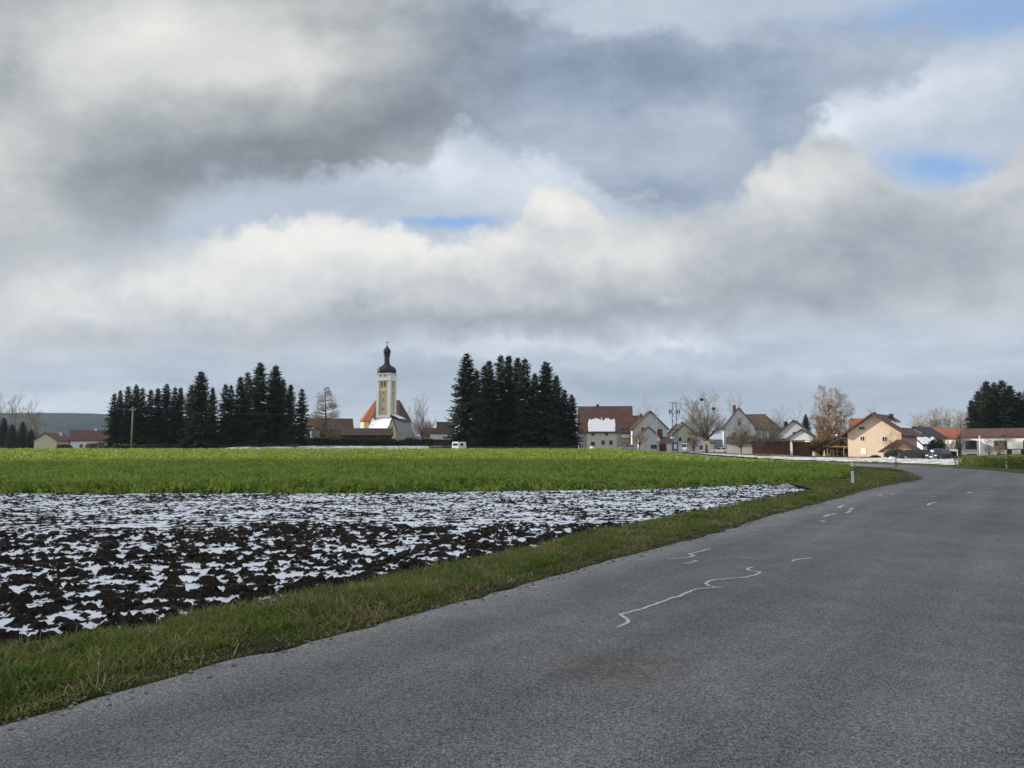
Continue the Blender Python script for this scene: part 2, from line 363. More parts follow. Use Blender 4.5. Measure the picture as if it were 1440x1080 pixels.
# ================================================================== GROUND
def polyresample(pts, n=None, step=None):
    P = np.array(pts, float)
    # Catmull-Rom
    Q = np.vstack([2*P[0]-P[1], P, 2*P[-1]-P[-2]]); out = []
    for i in range(1, len(Q)-2):
        for s in np.linspace(0, 1, 12, endpoint=False):
            p0, p1, p2, p3 = Q[i-1:i+3]
            out.append(.5*(2*p1+(p2-p0)*s+(2*p0-5*p1+4*p2-p3)*s*s+(3*p1-p0-3*p2+p3)*s**3))
    out.append(Q[-2]); out = np.array(out)
    d = np.r_[0, np.cumsum(np.hypot(*np.diff(out, axis=0).T))]
    if n is None: n = max(2, int(d[-1]/step))
    s = np.linspace(0, d[-1], n); return np.stack([np.interp(s, d, out[:, 0]), np.interp(s, d, out[:, 1])], -1)
def strip(name, A, B, cross, zf, mat_, smooth=True, attr=None):
    """sheet between two polylines of equal length"""
    n = len(A); T = np.linspace(0, 1, cross+1)
    X = A[:, None, 0]*(1-T)+B[:, None, 0]*T; Y = A[:, None, 1]*(1-T)+B[:, None, 1]*T
    Z = zf(X, Y, np.broadcast_to(T, X.shape)); idx = np.arange(n*(cross+1)).reshape(n, cross+1)
    F = np.stack([idx[:-1,:-1], idx[:-1,1:], idx[1:,1:], idx[1:,:-1]], -1).reshape(-1, 4)
    return np_mesh(name, np.stack([X.ravel(), Y.ravel(), Z.ravel()], -1), F, mat_, smooth=smooth, attrs={attr: np.broadcast_to(T, X.shape).ravel()} if attr else None)

# -- asphalt
m, t, b, out = new_mat('asphalt'); A_ = t
pos = t.new('ShaderNodeNewGeometry').outputs['Position']
chip = t.new('ShaderNodeTexVoronoi'); t.inp(chip, 'Vector', pos); chip.inputs['Scale'].default_value = 120
chips = t.new('ShaderNodeSeparateColor'); t.inp(chips, 0, chip.outputs['Color'])
grit = t.noise(pos, 85, 3, .7); grit2 = t.noise(pos, 30, 3, .65); mid = t.noise(pos, 1.6, 5, .6); big = t.noise(pos, .22, 4, .6)
# lanes run with the road: u across, v along
mp = t.mapping(pos, rot=(0, 0, R(34.8)))
sx = t.new('ShaderNodeSeparateXYZ'); t.inp(sx, 0, mp); across = sx.outputs[0]
st = t.noise(t.mapping(mp, scale=(1.2, .06, 1)), 1.0, 4, .6)
f = t.m('ADD', t.m('MULTIPLY', chips.outputs[0], .30), t.m('MULTIPLY', grit, .35)); f = t.m('ADD', f, t.m('MULTIPLY_ADD', grit2, .24, .03))
f = t.m('ADD', f, t.m('MULTIPLY', t.m('SUBTRACT', mid, .5), .15)); f = t.m('ADD', f, t.m('MULTIPLY', t.m('SUBTRACT', big, .5), .20)); f = t.m('ADD', f, t.m('MULTIPLY', t.m('SUBTRACT', st, .5), .17))
sy = sx.outputs[1]; near_ = t.sm(sy, 48, 30)
for a0 in (-4.25, -2.75, -1.25, .3):
    q_ = t.m('SUBTRACT', across, a0); f = t.m('ADD', f, t.m('MULTIPLY', t.m('MULTIPLY', t.m('EXPONENT', t.m('MULTIPLY', t.m('MULTIPLY', q_, q_), -9.0)), near_), -.026))
f = t.m('ADD', f, t.m('MULTIPLY', t.m('MULTIPLY', t.sm(across, -4.3, -5.1), near_), .06))
col = t.ramp(f, [(.26, (.024, .023, .022)), (.42, (.105, .102, .097)), (.52, (.182, .176, .167)), (.64, (.31, .298, .278)), (.78, (.54, .52, .48))])
# a brown smear of field soil carried onto the road, seen by the near lane
sxy = ray(870, 945); dd = t.new('ShaderNodeVectorMath', operation='DISTANCE')
t.inp(dd, 0, t.mapping(t.mapping(pos, loc=(-sxy[0], -sxy[1], 0)), rot=(0, 0, R(12)), scale=(1.0, 1.2, 0))); dd.inputs[1].default_value = (0, 0, 0)
sm_ = t.m('MULTIPLY', t.sm(dd.outputs[1], .75, .1), t.sm(t.noise(pos, 9, 6, .7), .40, .62)); 
col = t.mix(t.m('MULTIPLY', sm_, .8), col, (.11, .075, .045))
ed = t.m('MULTIPLY', t.new('ShaderNodeAttribute', attribute_name='across').outputs['Fac'], 6.3)
ed = t.m('ADD', ed, t.m('MULTIPLY', t.m('SUBTRACT', t.noise(pos, 2.2, 6, .7), .5), .55))
col = t.mix(t.m('MULTIPLY', t.sm(ed, .10, -.06), .75), col, t.ramp(t.noise(pos, 55, 3, .7), [(.3, (.14, .14, .135)), (.7, (.44, .43, .41))]))
t.inp(b, 'Base Color', col); b.inputs['Roughness'].default_value = .82; b.inputs['Specular IOR Level'].default_value = .35
bn = t.new('ShaderNodeBump'); t.inp(bn, 'Height', t.m('ADD', chip.outputs['Distance'], grit)); bn.inputs['Strength'].default_value = .55; bn.inputs['Distance'].default_value = .008; t.l.new(bn.outputs[0], b.inputs['Normal'])
ASPH = m

Lpx = [(0,1019), (89,995), (156,976), (233,955), (311,932), (389,914), (480,891), (580,865), (640,849), (707,829), (767,813), (847,791), (960,761), (1040,738.5), (1093,723), (1160,705), (1207,693), (1240,684)]
Lw = [(-3.0-.57*k_, 4.64-.82*k_) for k_ in (22, 15, 10, 6.5, 4, 2.2, 1)]+[ray(*p) for p in Lpx]+[(22.3, 42.2), (25.3, 48.5), (28.6, 56), (31.0, 62), (32.0, 68), (32.1, 76), (31, 88), (29, 105), (27, 130), (26, 160), (24, 205)]
Rw = [(2.07-.57*22, 1-.82*22), (2.07, 1), (10, 12.7), (18.0, 24.6), (24.8, 34.5), (30.2, 43.4), (33.6, 50), (35.8, 56), (37.4, 62), (38.3, 68), (38.5, 76), (37.6, 88), (35.6, 105), (33.6, 130), (32.6, 160), (30.6, 205)]
N_ = 1300
LA = polyresample(Lw, n=N_); RA = polyresample(Rw, n=N_)
jit = (fbm(np.arange(N_)*.11, np.zeros(N_), 5, 4)-.5)*.16+(fbm(np.arange(N_)*.55, np.zeros(N_), 6, 3)-.5)*.11
LA[:, 0] += jit; LA[:, 1] -= jit
struct(strip('road', LA, RA, 10, lambda X, Y, T: H(X, Y)+.05*np.sin(T*np.pi)-.01, ASPH, attr='across'))

# -- base ground
def spaced(a, b, near, step, growth):
    v = [0.0]; s = step
    while v[-1] < b:
        if v[-1] > near: s *= growth
        v.append(v[-1]+s)
    w = [0.0]; s = step
    while w[-1] > a:
        if w[-1] < -near: s *= growth
        w.append(w[-1]-s)
    return np.array(sorted(set(v+w)))
m, t, b, out = new_mat('meadow'); pos = t.new('ShaderNodeNewGeometry').outputs['Position']
f = t.m('ADD', t.m('MULTIPLY', t.noise(pos, .05, 5, .6), .5), t.m('MULTIPLY', t.noise(pos, 1.3, 5, .7), .5))
t.inp(b, 'Base Color', t.ramp(f, [(.35, (.035, .05, .018)), (.5, (.07, .095, .028)), (.65, (.13, .12, .05))])); b.inputs['Roughness'].default_value = 1; b.inputs['Specular IOR Level'].default_value = .1
MEADOW = m
struct(grid_mesh('ground', spaced(-3600, 3600, 130, 3, 1.16), spaced(-320, 4200, 230, 3, 1.16), lambda X, Y: H(X, Y)-.30, MEADOW))

# -- ploughed field under patchy snow
Bpx = [(0,908), (124,897), (202,879), (249,868), (334,849), (428,834), (480,821), (573,802), (680,783), (773,762), (867,739), (960,723), (1027,710), (1093,698), (1160,685)]
Bw = [ray(*p, .06) for p in Bpx]
EDGE = [(-46, 28.0), ray(0, 694.5), ray(480, 694), ray(760, 690.5), ray(960, 686.5), ray(1100, 680.5), ray(1165, 679.5)]   # soil meets the green crop
pl_poly = [(x, y+.9) for x, y in EDGE]+[(Bw[-1][0]+.2, Bw[-1][1]+.4)]+Bw[::-1]+[(Bw[0][0]-5, Bw[0][1]-5.5), (-46, .5)]
bl_ = polyresample([(Bw[0][0]-5, Bw[0][1]-5.5)]+Bw, n=200)
def soil_snow(X, Y):
    x, y = X+.35*(fbm(X*1.1, Y*1.1, 3)-.5), Y+.35*(fbm(X*1.1, Y*1.1, 4)-.5)
    d1, v1 = worley(x/.16, y/.15, 21); d2, v2 = worley(x/.095, y/.09, 22); d3, v3 = worley(x/.06, y/.055, 23)
    dome = lambda d, w: np.sqrt(np.clip(1-(d/w)**2, 0, 1))
    zone = sstep(15.3, 17.6, Y-.10*X+1.2*(fbm(X*.25, Y*.25, 9)-.5)*2)              # the finer, snowier half farther off
    h = .092*dome(d1, .74)*np.clip(v1*1.8-.75, 0, 1)*(1-.75*zone)+.066*dome(d2, .8)*v2**1.3*(1-.40*zone)+.040*dome(d3, .85)*v3*(1-.2*zone)
    h = h+.030*(fbm(X*1.3, Y*1.3, 31, 3)-.5)+.075*(fbm(X*9, Y*9, 33, 3, .6)-.5)
    fur = np.sin((Y*.97-X*.22)*2*np.pi/.62+3.0*fbm(X*.5, Y*.7, 41))
    h = h+.022*fur*(1-.5*zone)
    dv = np.min([np.hypot(X-p[0], Y-p[1]) for p in bl_[::4]], axis=0)
    h = h*np.clip(.35+dv/.5, 0, 1)
    lev = QN*(1-zone)+QF*zone+.040*(fbm(X*.5, Y*1.2, 51, 3)-.5)*(1-.3*zone)+.036*(fbm(X*2.8, Y*5.0, 53, 3)-.5)
    lev = lev-.085*np.clip(1-dv/.85, 0, 1)*(1-.6*zone)
    near = np.clip(1-np.abs(dv-.25)/.3, 0, 1)*(fbm(X*.6, Y*.6, 61)-.42)*.16
    lev = lev+np.maximum(near, 0)
    return h, lev
QN = QF = 0.0
_x, _y = NR.uniform(-12, 6, 4000), NR.uniform(10, 14, 4000); k_ = inpoly(_x, _y, pl_poly); QN = float(np.quantile(soil_snow(_x[k_], _y[k_])[0], .62))
_x, _y = NR.uniform(-15, 6, 4000), NR.uniform(21, 26, 4000); QF = float(np.quantile(soil_snow(_x, _y)[0], .71))
def soil_z(X, Y):
    h, lev = soil_snow(X, Y); return np.where(h > lev, h, lev+.12*(h-lev))-.085
def soil_s(X, Y):
    h, lev = soil_snow(X, Y); return np.clip((lev-h)*15+.5, 0, 1)
m, t, b, out = new_mat('soil_and_snow'); pos = t.new('ShaderNodeNewGeometry').outputs['Position']
at_ = t.new('ShaderNodeAttribute', attribute_name='snow').outputs['Fac']
k = t.m('ADD', at_, t.m('ADD', t.m('MULTIPLY', t.m('SUBTRACT', t.noise(pos, 9, 4, .6), .5), .8), t.m('MULTIPLY', t.m('SUBTRACT', t.noise(pos, 27, 6, .75), .5), 1.3))); k = t.sm(k, .45, .55)
soil = t.ramp(t.noise(pos, 13, 9, .78), [(.30, (.003, .0025, .002)), (.46, (.015, .012, .009)), (.58, (.045, .034, .023)), (.74, (.095, .068, .044))])
t.inp(b, 'Base Color', t.mix(k, soil, t.ramp(t.noise(pos, 3, 4, .6), [(.3, (.78, .80, .83)), (.7, (.88, .89, .90))])))
t.inp(b, 'Roughness', t.mr(k, 0, 1, .95, .6)); b.inputs['Specular IOR Level'].default_value = .2
bn = t.new('ShaderNodeBump'); t.inp(bn, 'Height', t.noise(pos, 26, 8, .78)); bn.inputs['Strength'].default_value = 1.0; t.inp(bn, 'Distance', t.mr(k, 0, 1, .07, .012)); t.l.new(bn.outputs[0], b.inputs['Normal'])
SOIL = m
def soil_part(xs, ys):
    X, Y = np.meshgrid(xs, ys); n, m_ = X.shape; idx = np.arange(n*m_).reshape(n, m_); h, lev = soil_snow(X, Y)
    F = np.stack([idx[:-1,:-1], idx[:-1,1:], idx[1:,1:], idx[1:,:-1]], -1).reshape(-1, 4); V = np.stack([X, Y, np.where(h > lev, h, lev+.12*(h-lev))-.085], -1).reshape(-1, 3)
    s_ = np.clip((lev-h)*15+.5, 0, 1).ravel(); F = F[inpoly(V[F, 0].mean(1), V[F, 1].mean(1), pl_poly)]; u, inv = np.unique(F, return_inverse=True); return V[u], inv.reshape(-1, 4), s_[u]
parts_ = [soil_part(np.arange(-14, 6.001, .028), np.arange(3.5, 11.501, .028)), soil_part(np.arange(-46, 18, .06), np.concatenate([np.arange(11.5, 22, .05), np.arange(22, 38, .07)])), soil_part(np.arange(-46, -13.99, .2), np.arange(.3, 11.6, .2))]
o_ = 0; VV, FF, SS_ = [], [], []
for v_, f_, s_ in parts_: VV.append(v_); FF.append(f_+o_); SS_.append(s_); o_ += len(v_)
struct(np_mesh('plowed_field', np.concatenate(VV), np.concatenate(FF), SOIL, smooth=True, attrs={'snow': np.concatenate(SS_)}))

# clods lying on the furrows, one scatter
def rocks(P, r, seed):
    rs = np.random.RandomState(seed)
    base = np.array([(1,0,0),(-1,0,0),(0,1,0),(0,-1,0),(0,0,1),(0,0,-1)], float)
    F0 = np.array([(0,2,4),(2,1,4),(1,3,4),(3,0,4),(2,0,5),(1,2,5),(3,1,5),(0,3,5)])
    # one subdivision for a 18-vertex lump
    mids = {}; V = [tuple(v) for v in base]; F = []
    def mid_(a, b):
        k = (min(a, b), max(a, b))
        if k not in mids: q = (np.array(V[a])+np.array(V[b])); V.append(tuple(q/np.linalg.norm(q))); mids[k] = len(V)-1
        return mids[k]
    for a, b_, c in F0:
        ab, bc, ca = mid_(a, b_), mid_(b_, c), mid_(c, a); F += [(a, ab, ca), (ab, b_, bc), (ca, bc, c), (ab, bc, ca)]
    V = np.array(V); F = np.array(F); n = len(P); k = len(V)
    sc = 1+(rs.rand(n, k, 1)-.5)*1.05
    W_ = V[None]*sc*r[:, None, None]*np.stack([1+rs.rand(n)*.9, .8+rs.rand(n)*.4, .4+rs.rand(n)*.45], -1)[:, None, :]
    a = rs.rand(n)*6.28; c, s_ = np.cos(a)[:, None], np.sin(a)[:, None]
    X = W_[..., 0]*c-W_[..., 1]*s_; Y = W_[..., 0]*s_+W_[..., 1]*c
    W_ = np.stack([X, Y, W_[..., 2]], -1)+P[:, None, :]
    return W_.reshape(-1, 3), (F[None]+np.arange(n)[:, None, None]*k).reshape(-1, 3)
xx = NR.uniform(-24, 15, 170000); yy_ = NR.uniform(4.5, 36, 170000)
keep = inpoly(xx, yy_, pl_poly); xx, yy_ = xx[keep], yy_[keep]
hh, ll = soil_snow(xx, yy_); zone = sstep(15.3, 17.6, yy_-.10*xx)
keep = (hh > ll-.012) & (NR.rand(len(xx)) < np.where(zone > .5, .35, .95)); xx, yy_, hh, zone = xx[keep], yy_[keep], hh[keep], zone[keep]
rr = (.009+.036*NR.rand(len(xx))**2.6)*(1-.25*zone)
V, F = rocks(np.stack([xx, yy_, hh-.085+rr*.15], -1), rr, 3)
CLOD = mat('clod_soil', (.006, .005, .004), .95, .7, 9, .9, 60, col2=(.042, .031, .021))
struct(np_mesh('soil_clods', V, F, CLOD), 'stuff')

# -- verge between soil and road
vl = polyresample([(Bw[0][0]-9, Bw[0][1]-11)]+Bw+[(13.0, 36.4), (17.0, 41.5), (20.2, 48), (23.6, 56), (26.6, 62.6), (28.0, 68), (28.2, 76), (27.2, 88), (25.4, 105), (23.4, 130), (22, 160), (21, 205)], n=N_)
vr = polyresample([p for p in Lw[1:-1]], n=N_)
VERGE = mat('verge_moss', (.014, .017, .007), 1, .6, 2.6, 1.0, 35, spec=.1, col2=(.055, .045, .020))
vz = lambda X, Y, T: H(X, Y)+.008+.045*np.sin(np.clip(T*1.12, 0, 1)*np.pi)**.8*(.4+.9*fbm(X*1.3, Y*1.3, 71))-.03*(T > .97)
struct(strip('verge', vl, vr, 14, vz, VERGE))

gi = NR.randint(60, 700, 5200); go = NR.normal(-.02, .11, 5200); dr_ = (RA-LA)/np.linalg.norm(RA-LA, axis=1, keepdims=True)
gp = LA[gi]+dr_[gi]*go[:, None]+NR.normal(0, .08, (5200, 2)); gk = gp[:, 1] > 3; gp = gp[gk]; gr = .004+.012*NR.rand(len(gp))**2.5
V, F = rocks(np.c_[gp, np.full(len(gp), .0)+gr*.2], gr, 8)
struct(np_mesh('gravel', V, F, mat('edge_gravel', (.20, .195, .18), .95, .6, 9, .5, 60)), 'stuff')
def blades(P, az, lean, L, wd, bend):
    """curved blades: 6 points, 2 faces each"""
    n = len(P); d = np.stack([np.cos(az), np.sin(az), np.zeros(n)], -1); sd = np.stack([-np.sin(az), np.cos(az), np.zeros(n)], -1); up = np.array([0, 0, 1.0])
    tw = NR.uniform(-1.2, 1.2, n); sd = sd*np.cos(tw)[:, None]+d*np.sin(tw)[:, None]
    p1 = P+(d*np.sin(lean)[:, None]+up*np.cos(lean)[:, None])*(L*.55)[:, None]
    l2 = lean+bend; p2 = p1+(d*np.sin(l2)[:, None]+up*np.cos(l2)[:, None])*(L*.45)[:, None]
    w = wd[:, None]
    V = np.stack([P-sd*w*.7, P+sd*w*.7, p1+sd*w, p1-sd*w, p2+sd*w*.18, p2-sd*w*.18], 1).reshape(-1, 3)
    o = (np.arange(n)*6)[:, None]; F = np.concatenate([o+np.array([0, 1, 2, 3]), o+np.array([3, 2, 4, 5])]); return V, F
n = 300000; w_ = np.clip(np.hypot(*((vl+vr)/2).T), 4, 200)[:-1]; w_ = np.where((vl[:-1, 1] < -1), 0, (1/w_)**1.22); i = NR.choice(N_-1, n, p=w_/w_.sum()); fr = NR.rand(n); T = NR.rand(n)**.85
ax = vl[i]*(1-fr[:, None])+vl[i+1]*fr[:, None]; bx = vr[i]*(1-fr[:, None])+vr[i+1]*fr[:, None]
P = ax*(1-T[:, None])+bx*T[:, None]; d = np.hypot(P[:, 0], P[:, 1])
wide = np.hypot(*(ax-bx).T)
clump = fbm(P[:, 0]*2.2, P[:, 1]*2.2, 81, 3); 
keep = (P[:, 1] > 1.5) & (d < 85) & (NR.rand(n) < np.clip(clump*2.8-.45, .10, 1)*np.where(T > .86, .42, 1)*np.clip(wide/1.4, .5, 1.3))
P, T, d, clump = P[keep], T[keep], d[keep], clump[keep]; n = len(P)
Z = vz(P[:, 0], P[:, 1], T); sc = np.clip(d/11, 1, 4.0)
L = NR.uniform(.035, .115, n)*(.55+.9*clump)*np.where(T > .78, .45, 1)*np.where(T < .2, 1.25, 1)
V, F = blades(np.stack([P[:, 0], P[:, 1], Z-.015], -1), NR.normal(-.6, 1.6, n), np.abs(NR.normal(.45, .4, n)), L*1.15, NR.uniform(.0026, .0054, n)*sc, NR.uniform(.2, 1.3, n))
GRASS = leaf_mat('verge_grass', [(0, (.022, .040, .010)), (.22, (.085, .135, .026)), (.50, (.165, .225, .045)), (.72, (.24, .25, .070)), (.84, (.37, .30, .13)), (1, (.52, .44, .26))], .65, .3, .55, 1.1)
struct(np_mesh('verge_grass', V, F, GRASS), 'stuff')

n = 48000; i = NR.choice(N_-1, n, p=w_/w_.sum()); fr = NR.rand(n); T = NR.rand(n)*.97
ax = vl[i]*(1-fr[:, None])+vl[i+1]*fr[:, None]; bx = vr[i]*(1-fr[:, None])+vr[i+1]*fr[:, None]; P = ax*(1-T[:, None])+bx*T[:, None]; d = np.hypot(P[:, 0], P[:, 1])
keep = (P[:, 1] > 1.5) & (d < 60) & (NR.rand(n) < np.clip(fbm(P[:, 0]*1.6, P[:, 1]*1.6, 85, 3)*4-1.5, .05, 1)); P, T, d = P[keep], T[keep], d[keep]; n = len(P); sc = np.clip(d/11, 1, 4.0)
V, F = blades(np.stack([P[:, 0], P[:, 1], vz(P[:, 0], P[:, 1], T)+NR.uniform(0, .035, n)], -1), NR.uniform(0, 6.28, n), NR.uniform(.7, 1.45, n), NR.uniform(.05, .16, n), NR.uniform(.0018, .0036, n)*sc, NR.uniform(-.3, .7, n))
STRAW = leaf_mat('dry_blades', [(0, (.14, .09, .035)), (.4, (.27, .19, .085)), (.8, (.46, .38, .22)), (1, (.62, .56, .40))], .7, .25, .3, 1.0)
struct(np_mesh('dry_grass_blades', V, F, STRAW), 'stuff')

# -- the green crop
CR = [(13.4, 36.6), (17.6, 41), (20.8, 47.4), (24.4, 55.4), (27.4, 62), (28.8, 68), (28.9, 76), (27.9, 88), (26.1, 105), (24, 130), (22.5, 152)]
crop_poly = [(-118, 152), (-75, 62), (-46, 29.0)]+[(x, y+.75) for x, y in EDGE[1:]]+CR
m, t, b, out = new_mat('crop_ground'); pos = t.new('ShaderNodeNewGeometry').outputs['Position']
f = t.m('ADD', t.m('MULTIPLY', t.noise(pos, .35, 4, .6), .4), t.m('MULTIPLY', t.noise(pos, 5, 4, .7), .6))
t.inp(b, 'Base Color', t.ramp(f, [(.32, (.018, .030, .008)), (.5, (.050, .085, .016)), (.68, (.10, .16, .03))])); b.inputs['Roughness'].default_value = .9; b.inputs['Specular IOR Level'].default_value = .15
bn = t.new('ShaderNodeBump'); t.inp(bn, 'Height', t.noise(pos, 6, 5, .7)); bn.inputs['Strength'].default_value = .8; bn.inputs['Distance'].default_value = .15; t.l.new(bn.outputs[0], b.inputs['Normal'])
CROPG = m
_ex, _ey = np.array([p[0] for p in EDGE]), np.array([p[1] for p in EDGE])
def cz(X, Y):
    q = Y-np.interp(X, _ex, _ey)-.6
    return H(X, Y)+.03-.20*(1-sstep(0, 1.4, q))+.16*fbm(X*.8, Y*.8, 91)*sstep(.3, 2.5, q)
struct(grid_mesh('green_field', np.arange(-119, 31, .6), np.arange(28, 153, .6), cz, CROPG, poly=crop_poly))
# dark grass seam along the near edge of the crop is open ground: thin grass only
def scatter(poly, x0, x1, y0, y1, n, seed, jy=0):
    rs = np.random.RandomState(seed); x = rs.uniform(x0, x1, n); y = rs.uniform(y0, y1, n); k = inpoly(x, y-(fbm(x*.9, x*0+2, 12, 3)-.5)*1.1*jy, poly); return x[k], y[k]
PX, PY, SC, NL = [], [], [], []
for (y0, y1, x0, x1, dens, s_, nl) in ((28.2, 34, -24, 16, 20, 1.25, 9), (34, 48, -36, 23, 9, 1.4, 8), (48, 75, -55, 29, 5.0, 1.6, 7), (75, 152, -119, 30, 2.0, 2.3, 6)):
    x, y = scatter(crop_poly, x0, x1, y0, y1, int(dens*(y1-y0)*(x1-x0)), int(y0), 1 if y0 < 30 else 0); g = np.random.RandomState(5).rand(len(x)) < np.clip(fbm(x*1.1, y*.8, 17, 4)*4.2-1.35, .22, 1)
    x, y = x[g], y[g]; PX.append(x); PY.append(y); SC.append(np.full(len(x), s_)); NL.append(np.full(len(x), nl))
PX, PY, SC, NL = map(np.concatenate, (PX, PY, SC, NL)); rep = np.repeat(np.arange(len(PX)), NL); n = len(rep)
ph = (.65+.75*fbm(PX*.5, PY*.5, 19, 3))[rep]
ex = NR.normal(0, .05, (n, 2))*SC[rep][:, None]; x = PX[rep]+ex[:, 0]; y = PY[rep]+ex[:, 1]
z = cz(x, y)+NR.uniform(0, .20, n)*ph
V, F = blades(np.stack([x, y, z], -1), NR.uniform(0, 6.28, n), NR.uniform(.15, 1.05, n), NR.uniform(.09, .2, n)*np.clip(SC[rep], 1, 1.8)*ph, NR.uniform(.014, .032, n)*SC[rep], NR.uniform(.2, 1.1, n))
CROP = leaf_mat('crop_leaf', [(0, (.100, .142, .020)), (.35, (.21, .295, .038)), (.7, (.30, .385, .060)), (1, (.42, .47, .13))], .5, .4, .45, .25)
struct(np_mesh('green_manure_crop', V, F, CROP), 'stuff')

# -- crop strip right of the bend
hp = [(35.6, 49.5), (37.2, 54), (38.9, 60), (39.9, 66), (40.8, 71.5), (62, 82), (84, 62), (62, 34), (36, 42)]
x, y = scatter(hp, 33, 70, 34, 82, 42000, 4); 
dd_ = np.min([np.hypot(x-p[0], y-p[1]) for p in polyresample(hp[:5], n=60)], axis=0); k = (NR.rand(len(x)) < np.clip(1.25-dd_/9, .12, 1)); x, y = x[k], y[k]
rep = np.repeat(np.arange(len(x)), 10); n = len(rep); hgt = (.75+.5*fbm(x*.6, y*.6, 23, 3))[rep]
z = H(x, y)[rep]+NR.rand(n)**.8*.95*hgt
V, F = blades(np.stack([x[rep]+NR.normal(0, .09, n), y[rep]+NR.normal(0, .09, n), z-.05], -1), NR.uniform(0, 6.28, n), NR.uniform(.1, 1.2, n), NR.uniform(.10, .24, n), NR.uniform(.018, .045, n), NR.uniform(.1, 1.0, n))
CROP2 = leaf_mat('tall_crop_leaf', [(0, (.060, .080, .018)), (.4, (.140, .175, .036)), (.75, (.21, .235, .055)), (1, (.36, .34, .13))], .55, .35, .4, .5)
struct(np_mesh('tall_crop', V, F, CROP2), 'stuff')
vb = polyresample([(33.2, 44), (35.7, 50), (37.5, 55), (39.1, 61), (40.0, 68), (40.3, 76), (39.4, 88), (37.3, 105)], n=90)
va = polyresample([(30.4, 44), (33.4, 50), (35.3, 55), (36.9, 61), (38.2, 68), (38.4, 76), (37.5, 88), (35.5, 105)], n=90)
struct(strip('far_verge', va, vb, 4, lambda X, Y, T: H(X, Y)+.02+.08*T, mat('far_verge_grass', (.06, .075, .025), 1, .4, 3, .8, 20, spec=.1, col2=(.10, .10, .04))))

# -- snow strip across the bend, and the one before the churchyard
m, t, b, out = new_mat('thin_snow'); pos = t.new('ShaderNodeNewGeometry').outputs['Position']
n_ = t.m('ADD', t.m('MULTIPLY', t.noise(pos, .35, 4, .6), .45), t.m('MULTIPLY', t.noise(pos, 2.6, 4, .65), .55))
t.inp(b, 'Base Color', t.ramp(n_, [(.40, (.07, .075, .03)), (.47, (.35, .34, .27)), (.52, (.80, .80, .80))])); b.inputs['Roughness'].default_value = .7
bn = t.new('ShaderNodeBump'); t.inp(bn, 'Height', n_); bn.inputs['Strength'].default_value = .8; bn.inputs['Distance'].default_value = .25; t.l.new(bn.outputs[0], b.inputs['Normal'])
SNOWG = m
sn_poly = [(40.4, 73), (40.2, 80), (39.3, 90), (37.2, 105), (35.2, 130), (34.2, 150), (47, 141), (59, 128), (66, 115), (63, 100), (53, 80), (45, 74)]
struct(grid_mesh('snow_field', np.arange(33, 68, .6), np.arange(72, 151, .6), lambda X, Y: H(X, Y)+.06+.16*fbm(X*.9, Y*.9, 61, 3), SNOWG, poly=sn_poly))
struct(grid_mesh('snow_patch', np.arange(-62, -14, .6), np.arange(160, 186, .8), lambda X, Y: H(X, Y)+.05+.75*sstep(160, 176, Y)+.22*fbm(X*.9, Y*.9, 63, 3), SNOWG))
TAN = mat('dry_grass', (.20, .165, .09), 1, .35, 1.5, .8, 8, spec=.1, col2=(.28, .22, .12))
dg = [(33.6, 163), (33.8, 151), (47, 142), (59, 129), (62.5, 123), (63, 132), (56, 146), (46, 160)]
struct(grid_mesh('grass_bank', np.arange(32, 67, .8), np.arange(114, 165, .8), lambda X, Y: H(X, Y)+.05+.45*fbm(X*.25, Y*.25, 65, 3), TAN, poly=dg))
# lane and yards in the village
YARD = mat('yard_gravel', (.16, .155, .15), 1, .25, .6, .4, 6)
struct(grid_mesh('village_lane', np.arange(10, 94, 2.0), np.arange(104, 242, 2.0), lambda X, Y: H(X, Y)-.02, YARD, poly=[(14, 158), (26, 156), (26, 175), (50, 178), (64, 130), (59, 116), (60, 106), (78, 112), (92, 150), (60, 190), (50, 240), (12, 232)]))

# -- wooded ridge far left
def hill_z(X, Y):
    env = sstep(-4200, -2600, X)*1.0
    prof = 71*(1-sstep(-1250, -560, X))*(.86+.14*fbm(X/700, X*0+3, 5, 3))+30*(1-sstep(200, 1200, X))
    dome = 9*np.sqrt(np.clip(1-(worley(X/13, Y/13, 77)[0]/.8)**2, 0, 1))
    r = sstep(1500, 2250, Y)*(1-sstep(2350, 2900, Y)*.3)
    wood = sstep(.42, .5, fbm(X/260, Y/200, 14, 3)+.35*sstep(1750, 2100, Y))
    return 1+r*prof+dome*wood*(r > .02)-3*(r <= .02)
m, t, b, out = new_mat('wooded_ridge'); pos = t.new('ShaderNodeNewGeometry').outputs['Position']
f = t.m('ADD', t.m('MULTIPLY', t.noise(pos, .006, 4, .6), .6), t.m('MULTIPLY', t.noise(pos, .07, 4, .7), .4))
t.inp(b, 'Base Color', t.ramp(f, [(.38, (.010, .016, .013)), (.5, (.018, .026, .020)), (.58, (.045, .042, .034)), (.66, (.06, .058, .040))])); b.inputs['Roughness'].default_value = 1; b.inputs['Specular IOR Level'].default_value = .05
struct(grid_mesh('hill', np.arange(-2300, 900, 6.5), np.concatenate([np.arange(1480, 2350, 8.0), np.arange(2350, 2900, 40.0)]), hill_z, m, smooth=False))

